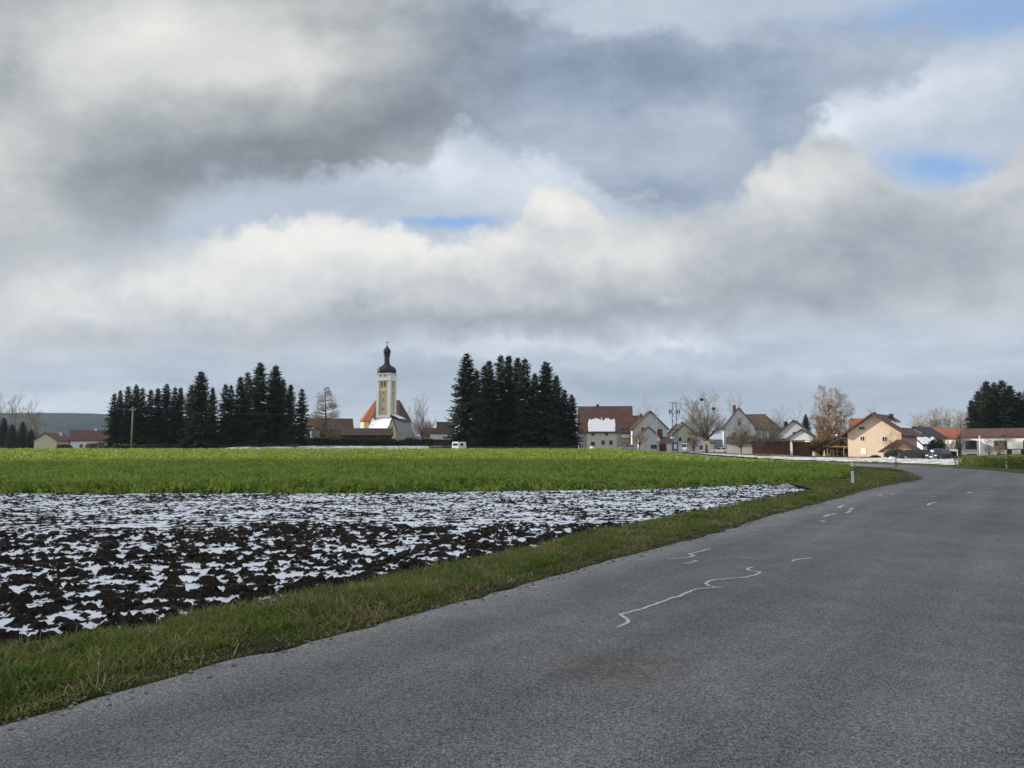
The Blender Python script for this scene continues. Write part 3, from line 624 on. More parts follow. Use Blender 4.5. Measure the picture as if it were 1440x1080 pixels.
# -- the air
hz = MB().box(-3700, 3700, -340, 4300, -1.5, 125).build('haze', None); hz.data.materials.clear()
m = bpy.data.materials.new('haze'); m.use_nodes = True; t = NT(m.node_tree); t.n.clear()
o_ = t.new('ShaderNodeOutputMaterial'); v_ = t.new('ShaderNodeVolumePrincipled'); v_.inputs['Color'].default_value = (.62, .78, 1.0, 1); v_.inputs['Density'].default_value = .00009; v_.inputs['Anisotropy'].default_value = .1
t.l.new(v_.outputs[0], o_.inputs['Volume']); hz.data.materials.append(m); struct(hz, 'stuff'); HAZE = hz

# -- unseen cumulus added left of view, shaped to shade road, soil and near crop
cl = MB()
def puff(c, r, seed):
    rs = np.random.RandomState(seed); n, k = 14, 20; vs = []; fs = []
    ph = rs.rand(6)*6.28
    for i_ in range(n+1):
        th = math.pi*i_/n
        for j in range(k):
            a = 2*math.pi*j/k; w = 1+.10*math.sin(3*a+ph[0]+2*th)+.08*math.sin(5*th+ph[1])*math.cos(4*a+ph[2])+.05*math.sin(9*a+ph[3])*math.sin(7*th+ph[4])
            vs.append((c[0]+r[0]*w*math.sin(th)*math.cos(a), c[1]+r[1]*w*math.sin(th)*math.sin(a), c[2]+r[2]*w*math.cos(th)))
    for i_ in range(n):
        for j in range(k): fs.append((i_*k+j, i_*k+(j+1) % k, (i_+1)*k+(j+1) % k, (i_+1)*k+j))
    cl.add(vs, fs)
k3 = 1/math.tan(SUN_EL)
def over(x, y, z): return (x+math.sin(SUN_AZ)*k3*z, y+math.cos(SUN_AZ)*k3*z, z)
for i_, (x, y, z, r) in enumerate([(-95, 8, 268, (75, 50, 22)), (-40, 2, 262, (90, 62, 26)), (10, 8, 270, (80, 58, 30)), (36, 8, 262, (52, 42, 22)), (-70, 36, 262, (60, 26, 18)), (-10, 42, 264, (60, 28, 18)), (12, 50, 262, (42, 24, 16)), (-110, -35, 262, (60, 40, 18)), (20, -40, 262, (80, 42, 20))]):
    puff(over(x, y, z), r, i_)
m, t, b, out = new_mat('shade_cloud_white'); b.inputs['Base Color'].default_value = (.85, .86, .88, 1); b.inputs['Roughness'].default_value = 1
shade_cloud = cl.build('cloud', m, smooth=True); struct(shade_cloud)
# ================================================================== MATERIALS OF THE VILLAGE
WHITE = mat('white_render', (.80, .79, .76), .85, .08, .5, .2, 30)
GREYW = mat('pale_grey_render', (.55, .56, .58), .85, .08, .5, .2, 30)
CREAM = mat('cream_render', (.62, .55, .36), .85, .10, .5, .2, 30)
OCHRE = mat('ochre_render', (.54, .45, .30), .85, .10, .5, .2, 30)
BEIGE = mat('peach_render', (.62, .50, .38), .85, .07, .5, .2, 30)
SAGE = mat('sage_render', (.46, .48, .38), .85, .08, .5, .2, 30)
PALEG = mat('pale_green_render', (.55, .56, .44), .85, .10, .6, .2, 30)
LILAC = mat('shaded_grey_plaster', (.36, .35, .37), .85, .12, .5, .2, 30)  # the annex's shade is put into this grey; farmhouse wall shares it
R_RED = tile_mat('roof_red', (.13, .04, .025), (.27, .085, .045))
R_ORANGE = tile_mat('roof_orange', (.21, .060, .026), (.36, .115, .050))
R_BROWN = tile_mat('roof_brown', (.045, .025, .020), (.10, .050, .038))
R_DARK = tile_mat('roof_dark', (.030, .026, .026), (.07, .055, .052))
R_OLD = tile_mat('roof_old_red', (.052, .024, .017), (.135, .062, .040))
R_WINE = tile_mat('roof_wine', (.085, .030, .026), (.15, .052, .042))
GLASS = mat('window_glass', (.020, .024, .030), .12, .3, 2, spec=.6)
FRAMEW = mat('window_frame', (.70, .70, .68), .5, .05)
FRAMED = mat('dark_frame', (.05, .035, .028), .6, .2)
R_TERR = tile_mat('roof_terrace', (.055, .027, .023), (.115, .050, .042))
WOODD = wood_mat('dark_wood', (.055, .032, .022)); WOODR = wood_mat('red_brown_wood', (.12, .045, .030)); WOODT = wood_mat('tan_wood', (.26, .17, .085)); WOODG = wood_mat('grey_wood', (.24, .22, .20))
STONEG = mat('chimney_brick', (.16, .075, .055), .9, .3, 4); STONED = mat('chimney_dark', (.05, .04, .038), .9, .3, 4)
SNOW = mat('roof_snow', (.82, .83, .85), .6, .05, 2, .5, 6, spec=.3)
COPPER = mat('dark_copper', (.016, .021, .022), .55, .35, 1.2, spec=.3); GOLD = mat('gilding', (.75, .55, .20), .3, .1, metal=1.0)
STEEL = mat('galvanised_steel', (.22, .25, .29), .5, .15, 2, metal=.4); STEELB = mat('blue_grey_steel', (.06, .08, .13), .5, .15, 2)
PLASTW = mat('white_plastic', (.70, .71, .70), .5, .06, 4); BLACKP = mat('black_plastic', (.015, .015, .016), .5, .2, 4)
YELLOWP = mat('yellow_panel', (.62, .42, .06), .6, .12, 2)
BARK = mat('bark_grey', (.105, .090, .070), .95, .3, 3, .5, 14); BARKB = mat('bark_brown', (.075, .055, .040), .95, .3, 3, .5, 14); BIRCHB = mat('bark_birch', (.58, .56, .53), .8, .25, 3, .3, 10, stretch=(1, 1, .4))
TWIG = mat('twigs_grey', (.29, .24, .18), .95, .25, 1); TWIGB = mat('twigs_brown', (.24, .175, .115), .95, .25, 1); TWIGP = mat('twigs_birch', (.32, .26, .21), .95, .25, 1)
SPR = leaf_mat('spruce_needles', [(0, (.012, .023, .011)), (.5, (.032, .052, .022)), (.85, (.064, .085, .034)), (1, (.105, .12, .05))], .7, .12, .3, .25)
SPR2 = leaf_mat('spruce_needles_light', [(0, (.016, .026, .014)), (.5, (.035, .052, .024)), (.85, (.060, .075, .034)), (1, (.09, .10, .045))], .7, .12, .3, .25)
HEDGE = leaf_mat('hedge_leaves', [(0, (.016, .028, .010)), (.5, (.040, .060, .018)), (1, (.10, .11, .035))], .6, .2, .5, .5)
BROWNL = leaf_mat('dead_beech_leaves', [(0, (.07, .042, .020)), (.5, (.20, .13, .058)), (1, (.35, .24, .11))], .7, .3, .4, .4)
OLIVEL = leaf_mat('olive_leaves', [(0, (.08, .078, .034)), (.5, (.19, .175, .08)), (1, (.32, .28, .14))], .7, .3, .4, .4)

# ================================================================== TREES
def cards(P, dirs, L, wd, nrm=None):
    """small flat needles-sprays: diamond faces"""
    P = np.asarray(P); dirs = np.asarray(dirs); n = len(P); dirs = dirs/np.linalg.norm(dirs, axis=1, keepdims=True)
    rv = NR.normal(size=(n, 3)) if nrm is None else nrm+NR.normal(0, .35, (n, 3))
    sd = np.cross(dirs, rv); sd /= np.linalg.norm(sd, axis=1, keepdims=True)+1e-9
    L = np.asarray(L)[:, None]; w = np.asarray(wd)[:, None]
    V = np.stack([P, P+dirs*L*.55+sd*w, P+dirs*L, P+dirs*L*.55-sd*w], 1).reshape(-1, 3)
    return V, (np.arange(n)*4)[:, None]+np.array([0, 1, 2, 3])
def spruce_mesh(seed, h=20.0, r=3.6, dens=1.0, ragged=.25, bare=.04):
    rs = np.random.RandomState(seed); P = []; Dn = []; L = []; Wd = []; tr = MB()
    tr.tube([(0, 0, -.4), (0, 0, h*.35), (.06, .04, h*.7), (0, 0, h)], [h*.014, h*.011, h*.006, .02], 7)
    z = h*bare
    while z < h*.985:
        tt = (z-h*bare)/(h*(1-bare)); prof = (1-tt)**.66*(.62+.38*min(1, tt/.14))
        nb = int(rs.randint(5, 8)*dens+.5)
        a0 = rs.rand()*6.28
        for k in range(nb):
            Lb = r*prof*rs.uniform(1-ragged*1.3, 1+ragged*.5)+.22
            if rs.rand() < .07: Lb *= .55
            az = a0+6.28*k/nb+rs.normal(0, .25)
            el0 = R(28)*tt+R(-6)*(1-tt)+rs.normal(0, .09); droop = (.10+.34*(1-tt))*Lb
            zz = z+rs.uniform(-.25, .25); ns = max(3, int(Lb/.36)); ca, sa = math.cos(az), math.sin(az)
            pts = []
            for s in np.linspace(0, 1, ns+1):
                rad = Lb*s*math.cos(el0); dz = Lb*s*math.sin(el0)-droop*(math.sin(s*2.2)/math.sin(2.2) if s < 1 else 1)*s*.9+.16*Lb*max(0, s-.72)
                pts.append((ca*rad, sa*rad, zz+dz))
            if Lb > .9: tr.tube(pts[::max(1, ns//2)], [.045, .03, .02, .012][:len(pts[::max(1, ns//2)])]+[.012]*max(0, len(pts[::max(1, ns//2)])-4), 3, cap=False)
            for i in range(1 if Lb < 1.2 else 1, ns+1):
                p = np.array(pts[i]); out = np.array(pts[i])-np.array(pts[i-1]); out /= np.linalg.norm(out)+1e-9
                side = np.array([-sa, ca, 0]); s = i/ns
                for q in (-1, 1, 0, -1, 1, 0):
                    dvec = out*rs.uniform(.5, 1.0)+side*q*rs.uniform(.6, 1.1)+np.array([0, 0, rs.uniform(-.75, .05)])
                    l = rs.uniform(.55, 1.05)*(1.05-.40*s)*min(1, .45+Lb*.3)
                    P.append(p-out*rs.uniform(0, .25)); Dn.append(dvec); L.append(l); Wd.append(l*rs.uniform(.15, .26))
        z += rs.uniform(.34, .50)*(1-.35*tt)*(h/20)**.5
    for k in range(10):
        P.append(np.array([0, 0, h-.1-.08*k])); a = rs.rand()*6.28; Dn.append(np.array([math.cos(a)*.5, math.sin(a)*.5, .9])); L.append(.5); Wd.append(.05)
    V, F = cards(P, Dn, L, Wd, np.array([0, 0, 1.0])); return tr, V, F
def branch_mesh(seed, h, spread, trunk_frac=.28, n1=9, levels=(6, 5, 4), up=.75, twig_r=.018, conical=False, droopy=0.0, leader=False, trunk_k=.021):
    """leafless broad-leaved tree: trunk mesh with limbs, crown mesh with branches and twigs; returns twig tips too"""
    rs = random.Random(seed); tr = MB(); cr = MB(); tips = []
    def wander(p, d, L, n, w, pull):
        pts = [Vector(p)]; d = Vector(d).normalized()
        for i in range(n):
            d = (d+Vector((rs.gauss(0, w), rs.gauss(0, w), rs.gauss(0, w)+pull))).normalized(); pts.append(pts[-1]+d*(L/n))
        return pts
    def grow(pts, rad, L, lev):
        if lev >= len(levels): tips.append((pts[-1], (pts[-1]-pts[-2]).normalized())); return
        nb = levels[lev]
        for k in range(nb):
            s = .25+.75*(k+rs.random())/nb; i = min(int(s*(len(pts)-1)), len(pts)-2); f = s*(len(pts)-1)-i
            p = pts[i].lerp(pts[i+1], f); d = (pts[i+1]-pts[i]).normalized()
            o = d.orthogonal().normalized(); o = Matrix.Rotation(rs.random()*6.28, 3, d) @ o
            nd = d*rs.uniform(.6, 1.0)+o*rs.uniform(.5, .95)+Vector((0, 0, .18-droopy*(lev+1)*.4))
            l = L*rs.uniform(.38, .62)*(1.12-.35*s); r2 = max(twig_r*.55, rad*(1-.6*s)*.5)
            q = wander(p, nd, l, 3, .13, .05-droopy*.22*(lev+1))
            cr.tube(q, [r2, r2*.8, r2*.6, r2*.35], 3, cap=False); grow(q, r2, l, lev+1)
    R0 = h*trunk_k; ht_ = h*trunk_frac
    if leader or conical:
        t0 = wander((0, 0, -.4), (0, 0, 1), h+.3, 9, .025, .12); tr.tube(t0, [R0*(1-.1*i) for i in range(10)], 8)
        for k in range(n1):
            s = trunk_frac+(1-trunk_frac)*.96*(k+rs.random()*.6)/n1; i = min(int(s*9), 8); p = t0[i].lerp(t0[i+1], s*9-i); a = rs.random()*6.28
            env = (1-s)/(1-trunk_frac) if conical else math.sin(math.pi*min(1, (s-trunk_frac)/(1-trunk_frac)*.8+.2))
            L = spread*(.18+.95*env)*rs.uniform(.8, 1.1); d = Vector((math.cos(a), math.sin(a), up*rs.uniform(.6, 1.2)))
            q = wander(p, d, L, 4, .08, .02-droopy*.1); r1 = R0*(1-s)*.5+.025
            tr.tube(q, [r1, r1*.8, r1*.6, r1*.45, r1*.25], 5, cap=False); grow(q, r1*.8, L, 0)
    else:
        t0 = wander((0, 0, -.4), (0, 0, 1), ht_+.4, 3, .04, .1); tr.tube(t0, [R0*1.25, R0, R0*.9, R0*.85], 8)
        for k in range(n1):
            a = 6.28*k/n1*2.4+rs.random(); t_ = (k+.5)/n1; tilt = math.sqrt(t_)*1.15
            d = Vector((math.sin(tilt)*math.cos(a), math.sin(tilt)*math.sin(a), math.cos(tilt)*up+.18))
            L = (h-ht_)*rs.uniform(.78, .98) if tilt < .5 else min((h-ht_)*.8, spread*rs.uniform(.85, 1.1))
            q = wander(t0[-1]-Vector((0, 0, rs.random()*ht_*.35)), d, L, 5, .07, .06); r1 = R0*.55*(1-.35*t_)
            tr.tube(q, [r1, r1*.85, r1*.7, r1*.5, r1*.35, r1*.2], 5, cap=False); grow(q, r1*.75, L, 0)
    return tr, cr, tips
def tree_thing(name, label, cat, loc, yaw, trm, bark, crown, group):
    t = thing(name, label, cat, loc, yaw, group); trm.build('trunk', bark, t, smooth=True); crown(t); return t
PROTO = {}
def spruce_proto(key, seed, h, r, m_=None, **kw):
    tr, V, F = spruce_mesh(seed, h, r, **kw); a = bpy.data.meshes  # meshes are kept and shared by copies
    PROTO[key] = (tr, V, F, h, r, m_ or SPR)
for key, seed, r, kw in (('s0', 1, 4.3, dict(dens=1.2)), ('s1', 2, 4.0, dict(ragged=.38, dens=1.15)), ('s2', 3, 4.9, dict(ragged=.36, dens=1.15)), ('s3', 4, 4.2, dict(ragged=.45, dens=1.05)), ('s4', 5, 5.6, dict(ragged=.30, dens=1.25)), ('s5', 6, 3.6, dict(ragged=.48, dens=1.0))):
    spruce_proto(key, seed, 20.0, r, **kw)
FIRST = {}
def put_spruce(key, px, d, ytop, label, group, rscale=1.0, m_=None, name='spruce_tree'):
    tr, V, F, h, r, mm = PROTO[key]; mm = m_ or mm; x, y = at(px, d); z = HZ(x, y)-.1; H_ = ht(ytop, d)-z; s = H_/h; k = (key, mm.name)
    sc = (s*rscale, s*rscale, s); yaw = random.random()*6.28
    if k not in FIRST:
        t_ = thing(name, label, 'tree', (x, y, z), yaw, group); t_.scale = sc; tr.build('trunk', BARKB, t_); np_mesh('crown', V, F, mm, t_); FIRST[k] = t_; return t_
    return dup(FIRST[k], (x, y, z), yaw, label, group, sc)
ORD = 'first second third fourth fifth sixth seventh eighth ninth tenth eleventh twelfth thirteenth fourteenth fifteenth sixteenth seventeenth eighteenth nineteenth twentieth twenty-first twenty-second twenty-third twenty-fourth twenty-fifth twenty-sixth'.split()
# the spruce row left of the church
row = [(160,553,'s5',175,1.1), (168,549,'s1',182,.8), (179,543,'s3',176,1), (190,541,'s0',184,.9), (199,545,'s5',176,1), (211,548,'s3',183,1), (221,546,'s1',177,1), (233,540,'s0',181,1), (245,544,'s5',176,1.1), (253,545,'s1',184,.9), (268,541,'s3',180,1),
       (281,522,'s4',172,1.0), (298,545,'s1',178,.9), (316,540,'s3',176,1), (324,541,'s5',184,1), (337,530,'s1',178,1), (347,523,'s3',184,1), (364,510,'s2',176,1.1), (386,514,'s4',180,.95), (397,533,'s3',186,.9), (408,541,'s1',176,1), (424,546,'s5',178,1.1)]
for i, (px, yt, k, d, rs_) in enumerate(row):
    extra = {0: 'short dark spruce at the open left end of the long row', 11: 'broad pyramid spruce standing out in the middle of the long spruce row', 17: 'tallest dark spruce with spreading top in the long row', 18: 'second tallest spruce, right beside the tallest of the long row', 21: 'narrow dark spruce at the right end of the long row, beside the larch'}
    put_spruce(k, px, d, yt, extra.get(i, f'dark slender spruce, {ORD[i]} from the left in the long row'), 'spruces of the long row left of the church', rs_)
# the clump right of the church
grp = [(656,497,'s0',168,1.15,'tall conical spruce at the sunlit left edge of the middle clump'), (670,520,'s3',178,.9,0), (681,513,'s5',174,1.1,0), (688,507,'s1',182,1,0), (704,499,'s3',176,1,'tall spruce with brown cone-laden tip in the middle clump'), (715,500,'s1',184,1,0), (728,503,'s2',176,.85,0), (738,503,'s5',170,1.15,0),
       (752,525,'s1',182,1,0), (768,508,'s4',172,.95,'broad spruce rising at the right half of the middle clump'), (783,528,'s2',180,.9,0), (794,548,'s3',174,1.15,0), (804,555,'s0',176,1.1,'low bushy spruce at the right end of the middle clump, beside the red roof')]
for i, (px, yt, k, d, rs_, lb) in enumerate(grp):
    put_spruce(k, px, d, yt, lb or f'dark spruce, {ORD[i]} from the left in the dense middle clump', 'spruces of the middle clump', rs_)
rg = [(1367,563,'s1',186,1.2,'lowest spruce at the left edge of the clump behind the white terrace'), (1377,550,'s2',192,1.1,0), (1389,536,'s4',188,1.0,0), (1400,538,'s0',194,1.1,0), (1411,535,'s2',186,1.1,'tallest spruce of the clump behind the white terrace'), (1422,542,'s4',190,1.0,0), (1435,551,'s3',186,1.2,0), (1447,546,'s0',190,1.2,0)]
for i, (px, yt, k, d, rs_, lb) in enumerate(rg):
    put_spruce(k, px, d, yt, lb or f'green spruce, {ORD[i]} from the left in the clump behind the white terrace', 'spruces behind the white terrace', rs_, SPR2)
for i, (px, yt, k, d, lb) in enumerate([(-6,590,'s4',290,'dark spruce half outside the left frame edge in the far grove'), (6,588,'s2',296,'tallest dark conifer of the far grove at the left edge'), (18,597,'s4',285,'squat dark conifer in the middle of the far grove'), (33,593,'s2',292,'pointed dark conifer right of the middle of the far grove'), (45,604,'s4',284,'lowest dark conifer at the right end of the far grove, beside the cream house')]):
    put_spruce(k, px, d, yt, lb, 'conifers of the far left grove', 1.25)
put_spruce('s0', 1133, 228, 583, 'small lone spruce behind the grey gabled house', 'lone village conifers', 1.1)
put_spruce('s3', 1197, 190, 588, 'small lone spruce between the birches and the orange-red roof', 'lone village conifers', 1.2)

# leafless trees
BT = {}
def put_bare(key, px, d, ytop, r, label, name='bare_tree', group='leafless broad-leaved trees', cat='tree', basez=None, yaw=None):
    x, y = at(px, d); z = (HZ(x, y) if basez is None else basez)-.1; Ht = ht(ytop, d)-z
    h0, r0, t0 = BT[key]; s = Ht/h0; rs_ = r/r0; yaw = random.random()*6.28 if yaw is None else yaw
    if not t0['used']:
        t0['used'] = True; t0['root'].location = (x, y, z); t0['root'].rotation_euler = (0, 0, yaw); t0['root'].scale = (rs_, rs_, s); o = t0['root']; o['label'] = label; o['group'] = group; o.name = name; o['category'] = cat; return o
    o = dup(t0['root'], (x, y, z), yaw, label, group, (rs_, rs_, s)); o.name = name; o['category'] = cat; return o
def bare_proto(key, seed, h, r, bark, twig, leaf=None, nleaf=0, lsize=.2, **kw):
    tr, cr, tips = branch_mesh(seed, h, r, **kw); root = thing('bare_tree', 'leafless tree', 'tree', (0, 0, 0))
    tr.build('trunk', bark, root, smooth=True); cr.build('crown', twig, root)
    if leaf is not None:
        rs = np.random.RandomState(seed); T_ = np.array([tuple(p) for p, _ in tips]); D_ = np.array([tuple(q) for _, q in tips]); idx = rs.randint(0, len(T_), nleaf)
        P_ = T_[idx]-D_[idx]*rs.uniform(0, .7, (nleaf, 1))+rs.normal(0, .16, (nleaf, 3)); V, F = cards(P_, rs.normal(size=(nleaf, 3))+np.array([0, 0, -.3]), rs.uniform(.6, 1.3, nleaf)*lsize, rs.uniform(.28, .42, nleaf)*lsize)
        np_mesh('foliage', V, F, leaf, root)
    BT[key] = (h, r, {'used': False, 'root': root})
bare_proto('oak', 3, 13, 5.2, BARK, TWIG, n1=24, levels=(8, 6, 4), up=.72, twig_r=.034)
bare_proto('ash', 8, 15, 4.4, BARK, TWIG, n1=18, levels=(8, 6, 4), up=.9, twig_r=.036)
bare_proto('brown', 12, 10, 3.5, BARKB, TWIGB, trunk_frac=.2, n1=12, levels=(8, 6, 4), up=.9, twig_r=.030)
bare_proto('larch', 5, 19, 5.6, BARKB, TWIGB, trunk_frac=.13, n1=84, levels=(11, 5), up=.22, conical=True, twig_r=.036, droopy=.10)
bare_proto('birch', 7, 15, 2.8, BIRCHB, TWIGP, trunk_frac=.22, n1=32, levels=(7, 6, 4), up=1.5, leader=True, twig_r=.022, droopy=.35)
bare_proto('olive', 15, 8, 3.6, BARK, TWIG, leaf=OLIVEL, nleaf=1500, lsize=.22, trunk_frac=.22, n1=12, levels=(7, 6, 4), up=.75, twig_r=.03)
bare_proto('beech', 21, 9, 3.6, BARKB, TWIGB, leaf=BROWNL, nleaf=14000, lsize=.27, trunk_frac=.06, n1=18, levels=(7, 5, 3), up=.8, twig_r=.028)
bare_proto('young', 31, 3.8, 1.25, BARKB, TWIGB, trunk_frac=.42, n1=13, levels=(6, 4), up=.9, twig_r=.016, trunk_k=.011)
bare_proto('far', 41, 14, 4.6, BARKB, TWIG, trunk_frac=.15, n1=17, levels=(8, 5, 4), up=.85, twig_r=.065)
put_bare('larch', 461, 232, 543, 5.9, 'bare conical larch with level branches left of the church', 'larch_tree')
put_bare('ash', 595, 258, 562, 4.7, 'round bare grey tree right of the church', 'bare_tree')
put_bare('brown', 574, 262, 577, 4.0, 'low brownish bare tree close to the church annex', 'bare_tree')
put_bare('brown', 606, 240, 596, 3.0, 'small brown bare tree before the round grey tree', 'bare_tree')
o_oak = put_bare('oak', 993, 180, 555, 5.6, 'largest round bare tree beside the transformer tower', 'bare_tree', yaw=1.0)
put_bare('ash', 1044, 236, 563, 3.9, 'bare tree rising behind the chimney of the tall-gabled house', 'bare_tree')
put_bare('olive', 1041, 184, 588, 3.3, 'small thin-leaved tree before the low white garage', 'sparse_tree')
put_bare('olive', 1079, 177, 584, 3.9, 'pale-stemmed spreading tree with olive leaves before the brown garages', 'sparse_tree', yaw=2.0)
put_bare('ash', 1100, 222, 578, 4.5, 'wide bare tree behind the brown garages', 'bare_tree')
put_bare('brown', 1118, 240, 582, 3.6, 'far bare tree left of the small lone spruce', 'bare_tree')
put_bare('birch', 1157, 166, 541, 2.6, 'left and tallest white birch above the brown-leaved tree', 'birch_tree', 'birches above the carport')
put_bare('birch', 1173, 169, 545, 2.7, 'middle white birch above the brown-leaved tree', 'birch_tree', 'birches above the carport')
put_bare('birch', 1187, 167, 553, 2.5, 'right and lowest white birch above the brown-leaved tree', 'birch_tree', 'birches above the carport')
put_bare('beech', 1170, 160, 579, 3.7, 'bushy tree holding dead brown leaves below the birches', 'beech_tree')
put_bare('beech', 1153, 163, 598, 2.8, 'lower brown-leaved bush at the left foot of the birches', 'beech_tree')
put_bare('brown', 898, 186, 586, 2.3, 'slim dark bare tree before the white gabled house', 'bare_tree')
put_bare('brown', 906, 250, 571, 3.4, 'bare treetop behind the ridge of the white gabled house', 'bare_tree')
put_bare('brown', 974, 184, 598, 2.2, 'reddish bare shrub tree under the largest round tree', 'bare_tree')
put_bare('brown', 1348, 128, 592, 1.35, 'reddish-brown upright bare tree at the corner of the white terrace', 'bare_tree')
put_bare('brown', 1336, 134, 606, 1.7, 'low brown bare tree left of the white terrace', 'bare_tree')
put_bare('brown', 1388, 142, 612, 1.0, 'thin reddish shrub in place of an unclear thing before the terrace wall, between its windows', 'bare_tree')  # shrub stands in for an unclear red and white upright thing
put_bare('brown', 1402, 140, 611, 1.3, 'sparse shrub before the terrace wall, right of the reddish one', 'bare_tree')
put_bare('young', 1257, 66.5, 600, 1.25, 'young bare tree on the verge at the inside of the bend', 'young_tree')
for i, (px, yt, r, k) in enumerate([(1222,586,4,'far'), (1283,592,4.5,'far'), (1297,590,5.5,'far'), (1309,586,6,'far'), (1321,587,6,'far'), (1333,585,6,'far'), (1345,587,6,'far'), (1355,590,5,'far')]):
    put_bare(k, px, 330+4*(i % 3), yt, r, ['far bare tree seen over the orange-red roof left of the peach house', 'far bare tree just right of the peach house roof, leftmost of the line'][i] if i < 2 else f'far grey bare tree, {ORD[i-1]} from the left in the line behind the orange roofs', 'bare_tree', 'bare trees behind the orange roofs')
for px, yt, r, k, lb in [(2,567,3.6,'far','bare treetop over the far grove, at the left frame edge'), (21,568,4,'far','pale bare tree in the middle of the far grove'), (43,575,4,'far','thin pale bare tree at the right of the far grove'), (51,588,3.4,'far','lowest bare tree at the right end of the far grove')]:
    put_bare(k, px, 300, yt, r, lb, 'bare_tree', 'bare trees of the far left grove')
for px, py, nm in ((987,562,0), (1004,575,0)):
    nb = MB().lathe([(.05, -.35), (.32, -.25), (.42, 0), (.30, .28), (.05, .36)], 8); n_ = nb.build('nest', mat('nest_sticks', (.025, .022, .016), 1, .4, 5, .8, 20), None)
    inv = o_oak.matrix_basis.inverted() if False else (Matrix.Translation(o_oak.location) @ o_oak.rotation_euler.to_matrix().to_4x4() @ Matrix.Diagonal((*o_oak.scale, 1))).inverted()
    x, y = at(px, 180); n_.parent = o_oak; n_.location = inv @ Vector((x, y, ht(py, 180)))

# hedges and shrubs: leaves through the whole volume, no solid core showing
def hedge(name, label, cat, px0, px1, d, ybase, ytop, depth, m_, n, leaf=.16, group=None, rough_top=.35, z0=None):
    x0, y0 = at(px0, d); x1, y1 = at(px1, d); L = math.hypot(x1-x0, y1-y0); c = ((x0+x1)/2, (y0+y1)/2); zb = (HZ(*c)-.05) if z0 is None else z0; hh_ = ht(ytop, d)-zb
    t_ = thing(name, label, cat, (c[0], c[1], zb), math.atan2(y1-y0, x1-x0), group)
    rs = np.random.RandomState(int(px0)); u = rs.uniform(-.5, .5, n); top = hh_*(1-rough_top*fbm(u*L*.55+px0, u*0, 3, 3))*np.clip((.5-np.abs(u))*L/.5, .25, 1)**.5
    v = rs.uniform(-.5, .5, n); z = top*np.sqrt(np.clip(1-(np.abs(v)*2)**3, 0, 1))*rs.rand(n)**.55
    V, F = cards(np.stack([u*L, v*depth, z], -1), rs.normal(size=(n, 3))+np.array([0, 0, .4]), rs.uniform(.6, 1.5, n)*leaf, rs.uniform(.3, .5, n)*leaf)
    np_mesh('foliage', V, F, m_, t_); ns = max(2, int(L/1.2))
    sm0 = None
    for k in range(ns):
        if sm0 is None: sm0 = MB().tube([(0, 0, -.1), (.1, .05, hh_*.6)], [.05, .02], 4).build('stem', BARKB, t_); q = sm0
        else: q = sm0.copy(); COL.objects.link(q)
        q.location = (-L/2+(k+.5)*L/ns, 0, 0)
    return t_
hedge('hedge', 'long ragged dark hedge before the churchyard', 'hedge', 425, 560, 196, 627, 614, 1.6, HEDGE, 9000, .34, z0=1.9)
hedge('hedge', 'shorter dark hedge right of the churchyard, before the dark-roofed house', 'hedge', 558, 612, 197, 627, 615, 1.5, HEDGE, 4200, .34, z0=1.9)
hedge('shrub', 'brown shrub before the long wine-roofed house', 'shrub', 122, 150, 235, 632, 620, 1.6, BROWNL, 1500, .3)
hedge('shrub', 'dark shrub at the foot of the cream gable', 'shrub', 82, 104, 235, 632, 624, 1.6, HEDGE, 1200, .3)
hedge('shrub', 'rounded dark bush left of the white garden cupboard', 'shrub', 1221, 1236, 128, 645, 638.5, 1.2, HEDGE, 1300, .14)
hedge('shrub', 'dark green garden bush behind the parked cars', 'shrub', 1303, 1326, 134, 645, 615, 2.2, HEDGE, 2600, .22)
hedge('hedge', 'low red-brown hedge before the white terrace', 'hedge', 1341, 1367, 112, 649, 638, 1.0, BROWNL, 2600, .13)
hedge('shrub', 'pale dry bush beside the carport', 'shrub', 1163, 1178, 141, 643, 633, 1.2, OLIVEL, 1100, .16)
hedge('hedge', 'rough low hedge under the spruce row', 'hedge', 160, 420, 172, 632, 624, 2.2, HEDGE, 9000, .36, group=None)
# ================================================================== BUILDINGS
def win(t, face, u, z, w, h, hw, hd, fm=None, cross=True, off=0.0):
    """window on a wall of a building with half sizes hw, hd: frame (part) with its pane (sub-part)"""
    fm = fm or FRAMEW
    f = MB(); b_ = .07
    for a in ((-w/2-b_, -w/2, -h/2-b_, h/2+b_), (w/2, w/2+b_, -h/2-b_, h/2+b_), (-w/2, w/2, h/2, h/2+b_), (-w/2, w/2, -h/2-b_, -h/2)): f.box(a[0], a[1], -.05, .02, a[2], a[3])
    if cross: f.box(-.025, .025, -.045, .02, -h/2, h/2)
    p = MB().box(-w/2, w/2, -.02, .015, -h/2, h/2)
    M = {'front': Matrix.Translation((u, -hd-off, z)), 'right': Matrix.Translation((hw+off, u, z)) @ Matrix.Rotation(R(90), 4, 'Z'), 'left': Matrix.Translation((-hw-off, -u, z)) @ Matrix.Rotation(R(-90), 4, 'Z')}[face]
    fo = f.move(M).build('window', fm, t); po = p.move(M).build('pane', GLASS, fo); return fo
def panel(t, name, m_, u, z0, w, h, hd, off=.03):
    return MB().box(u-w/2, u+w/2, -hd-off, -hd+.02, z0, z0+h).build(name, m_, t)
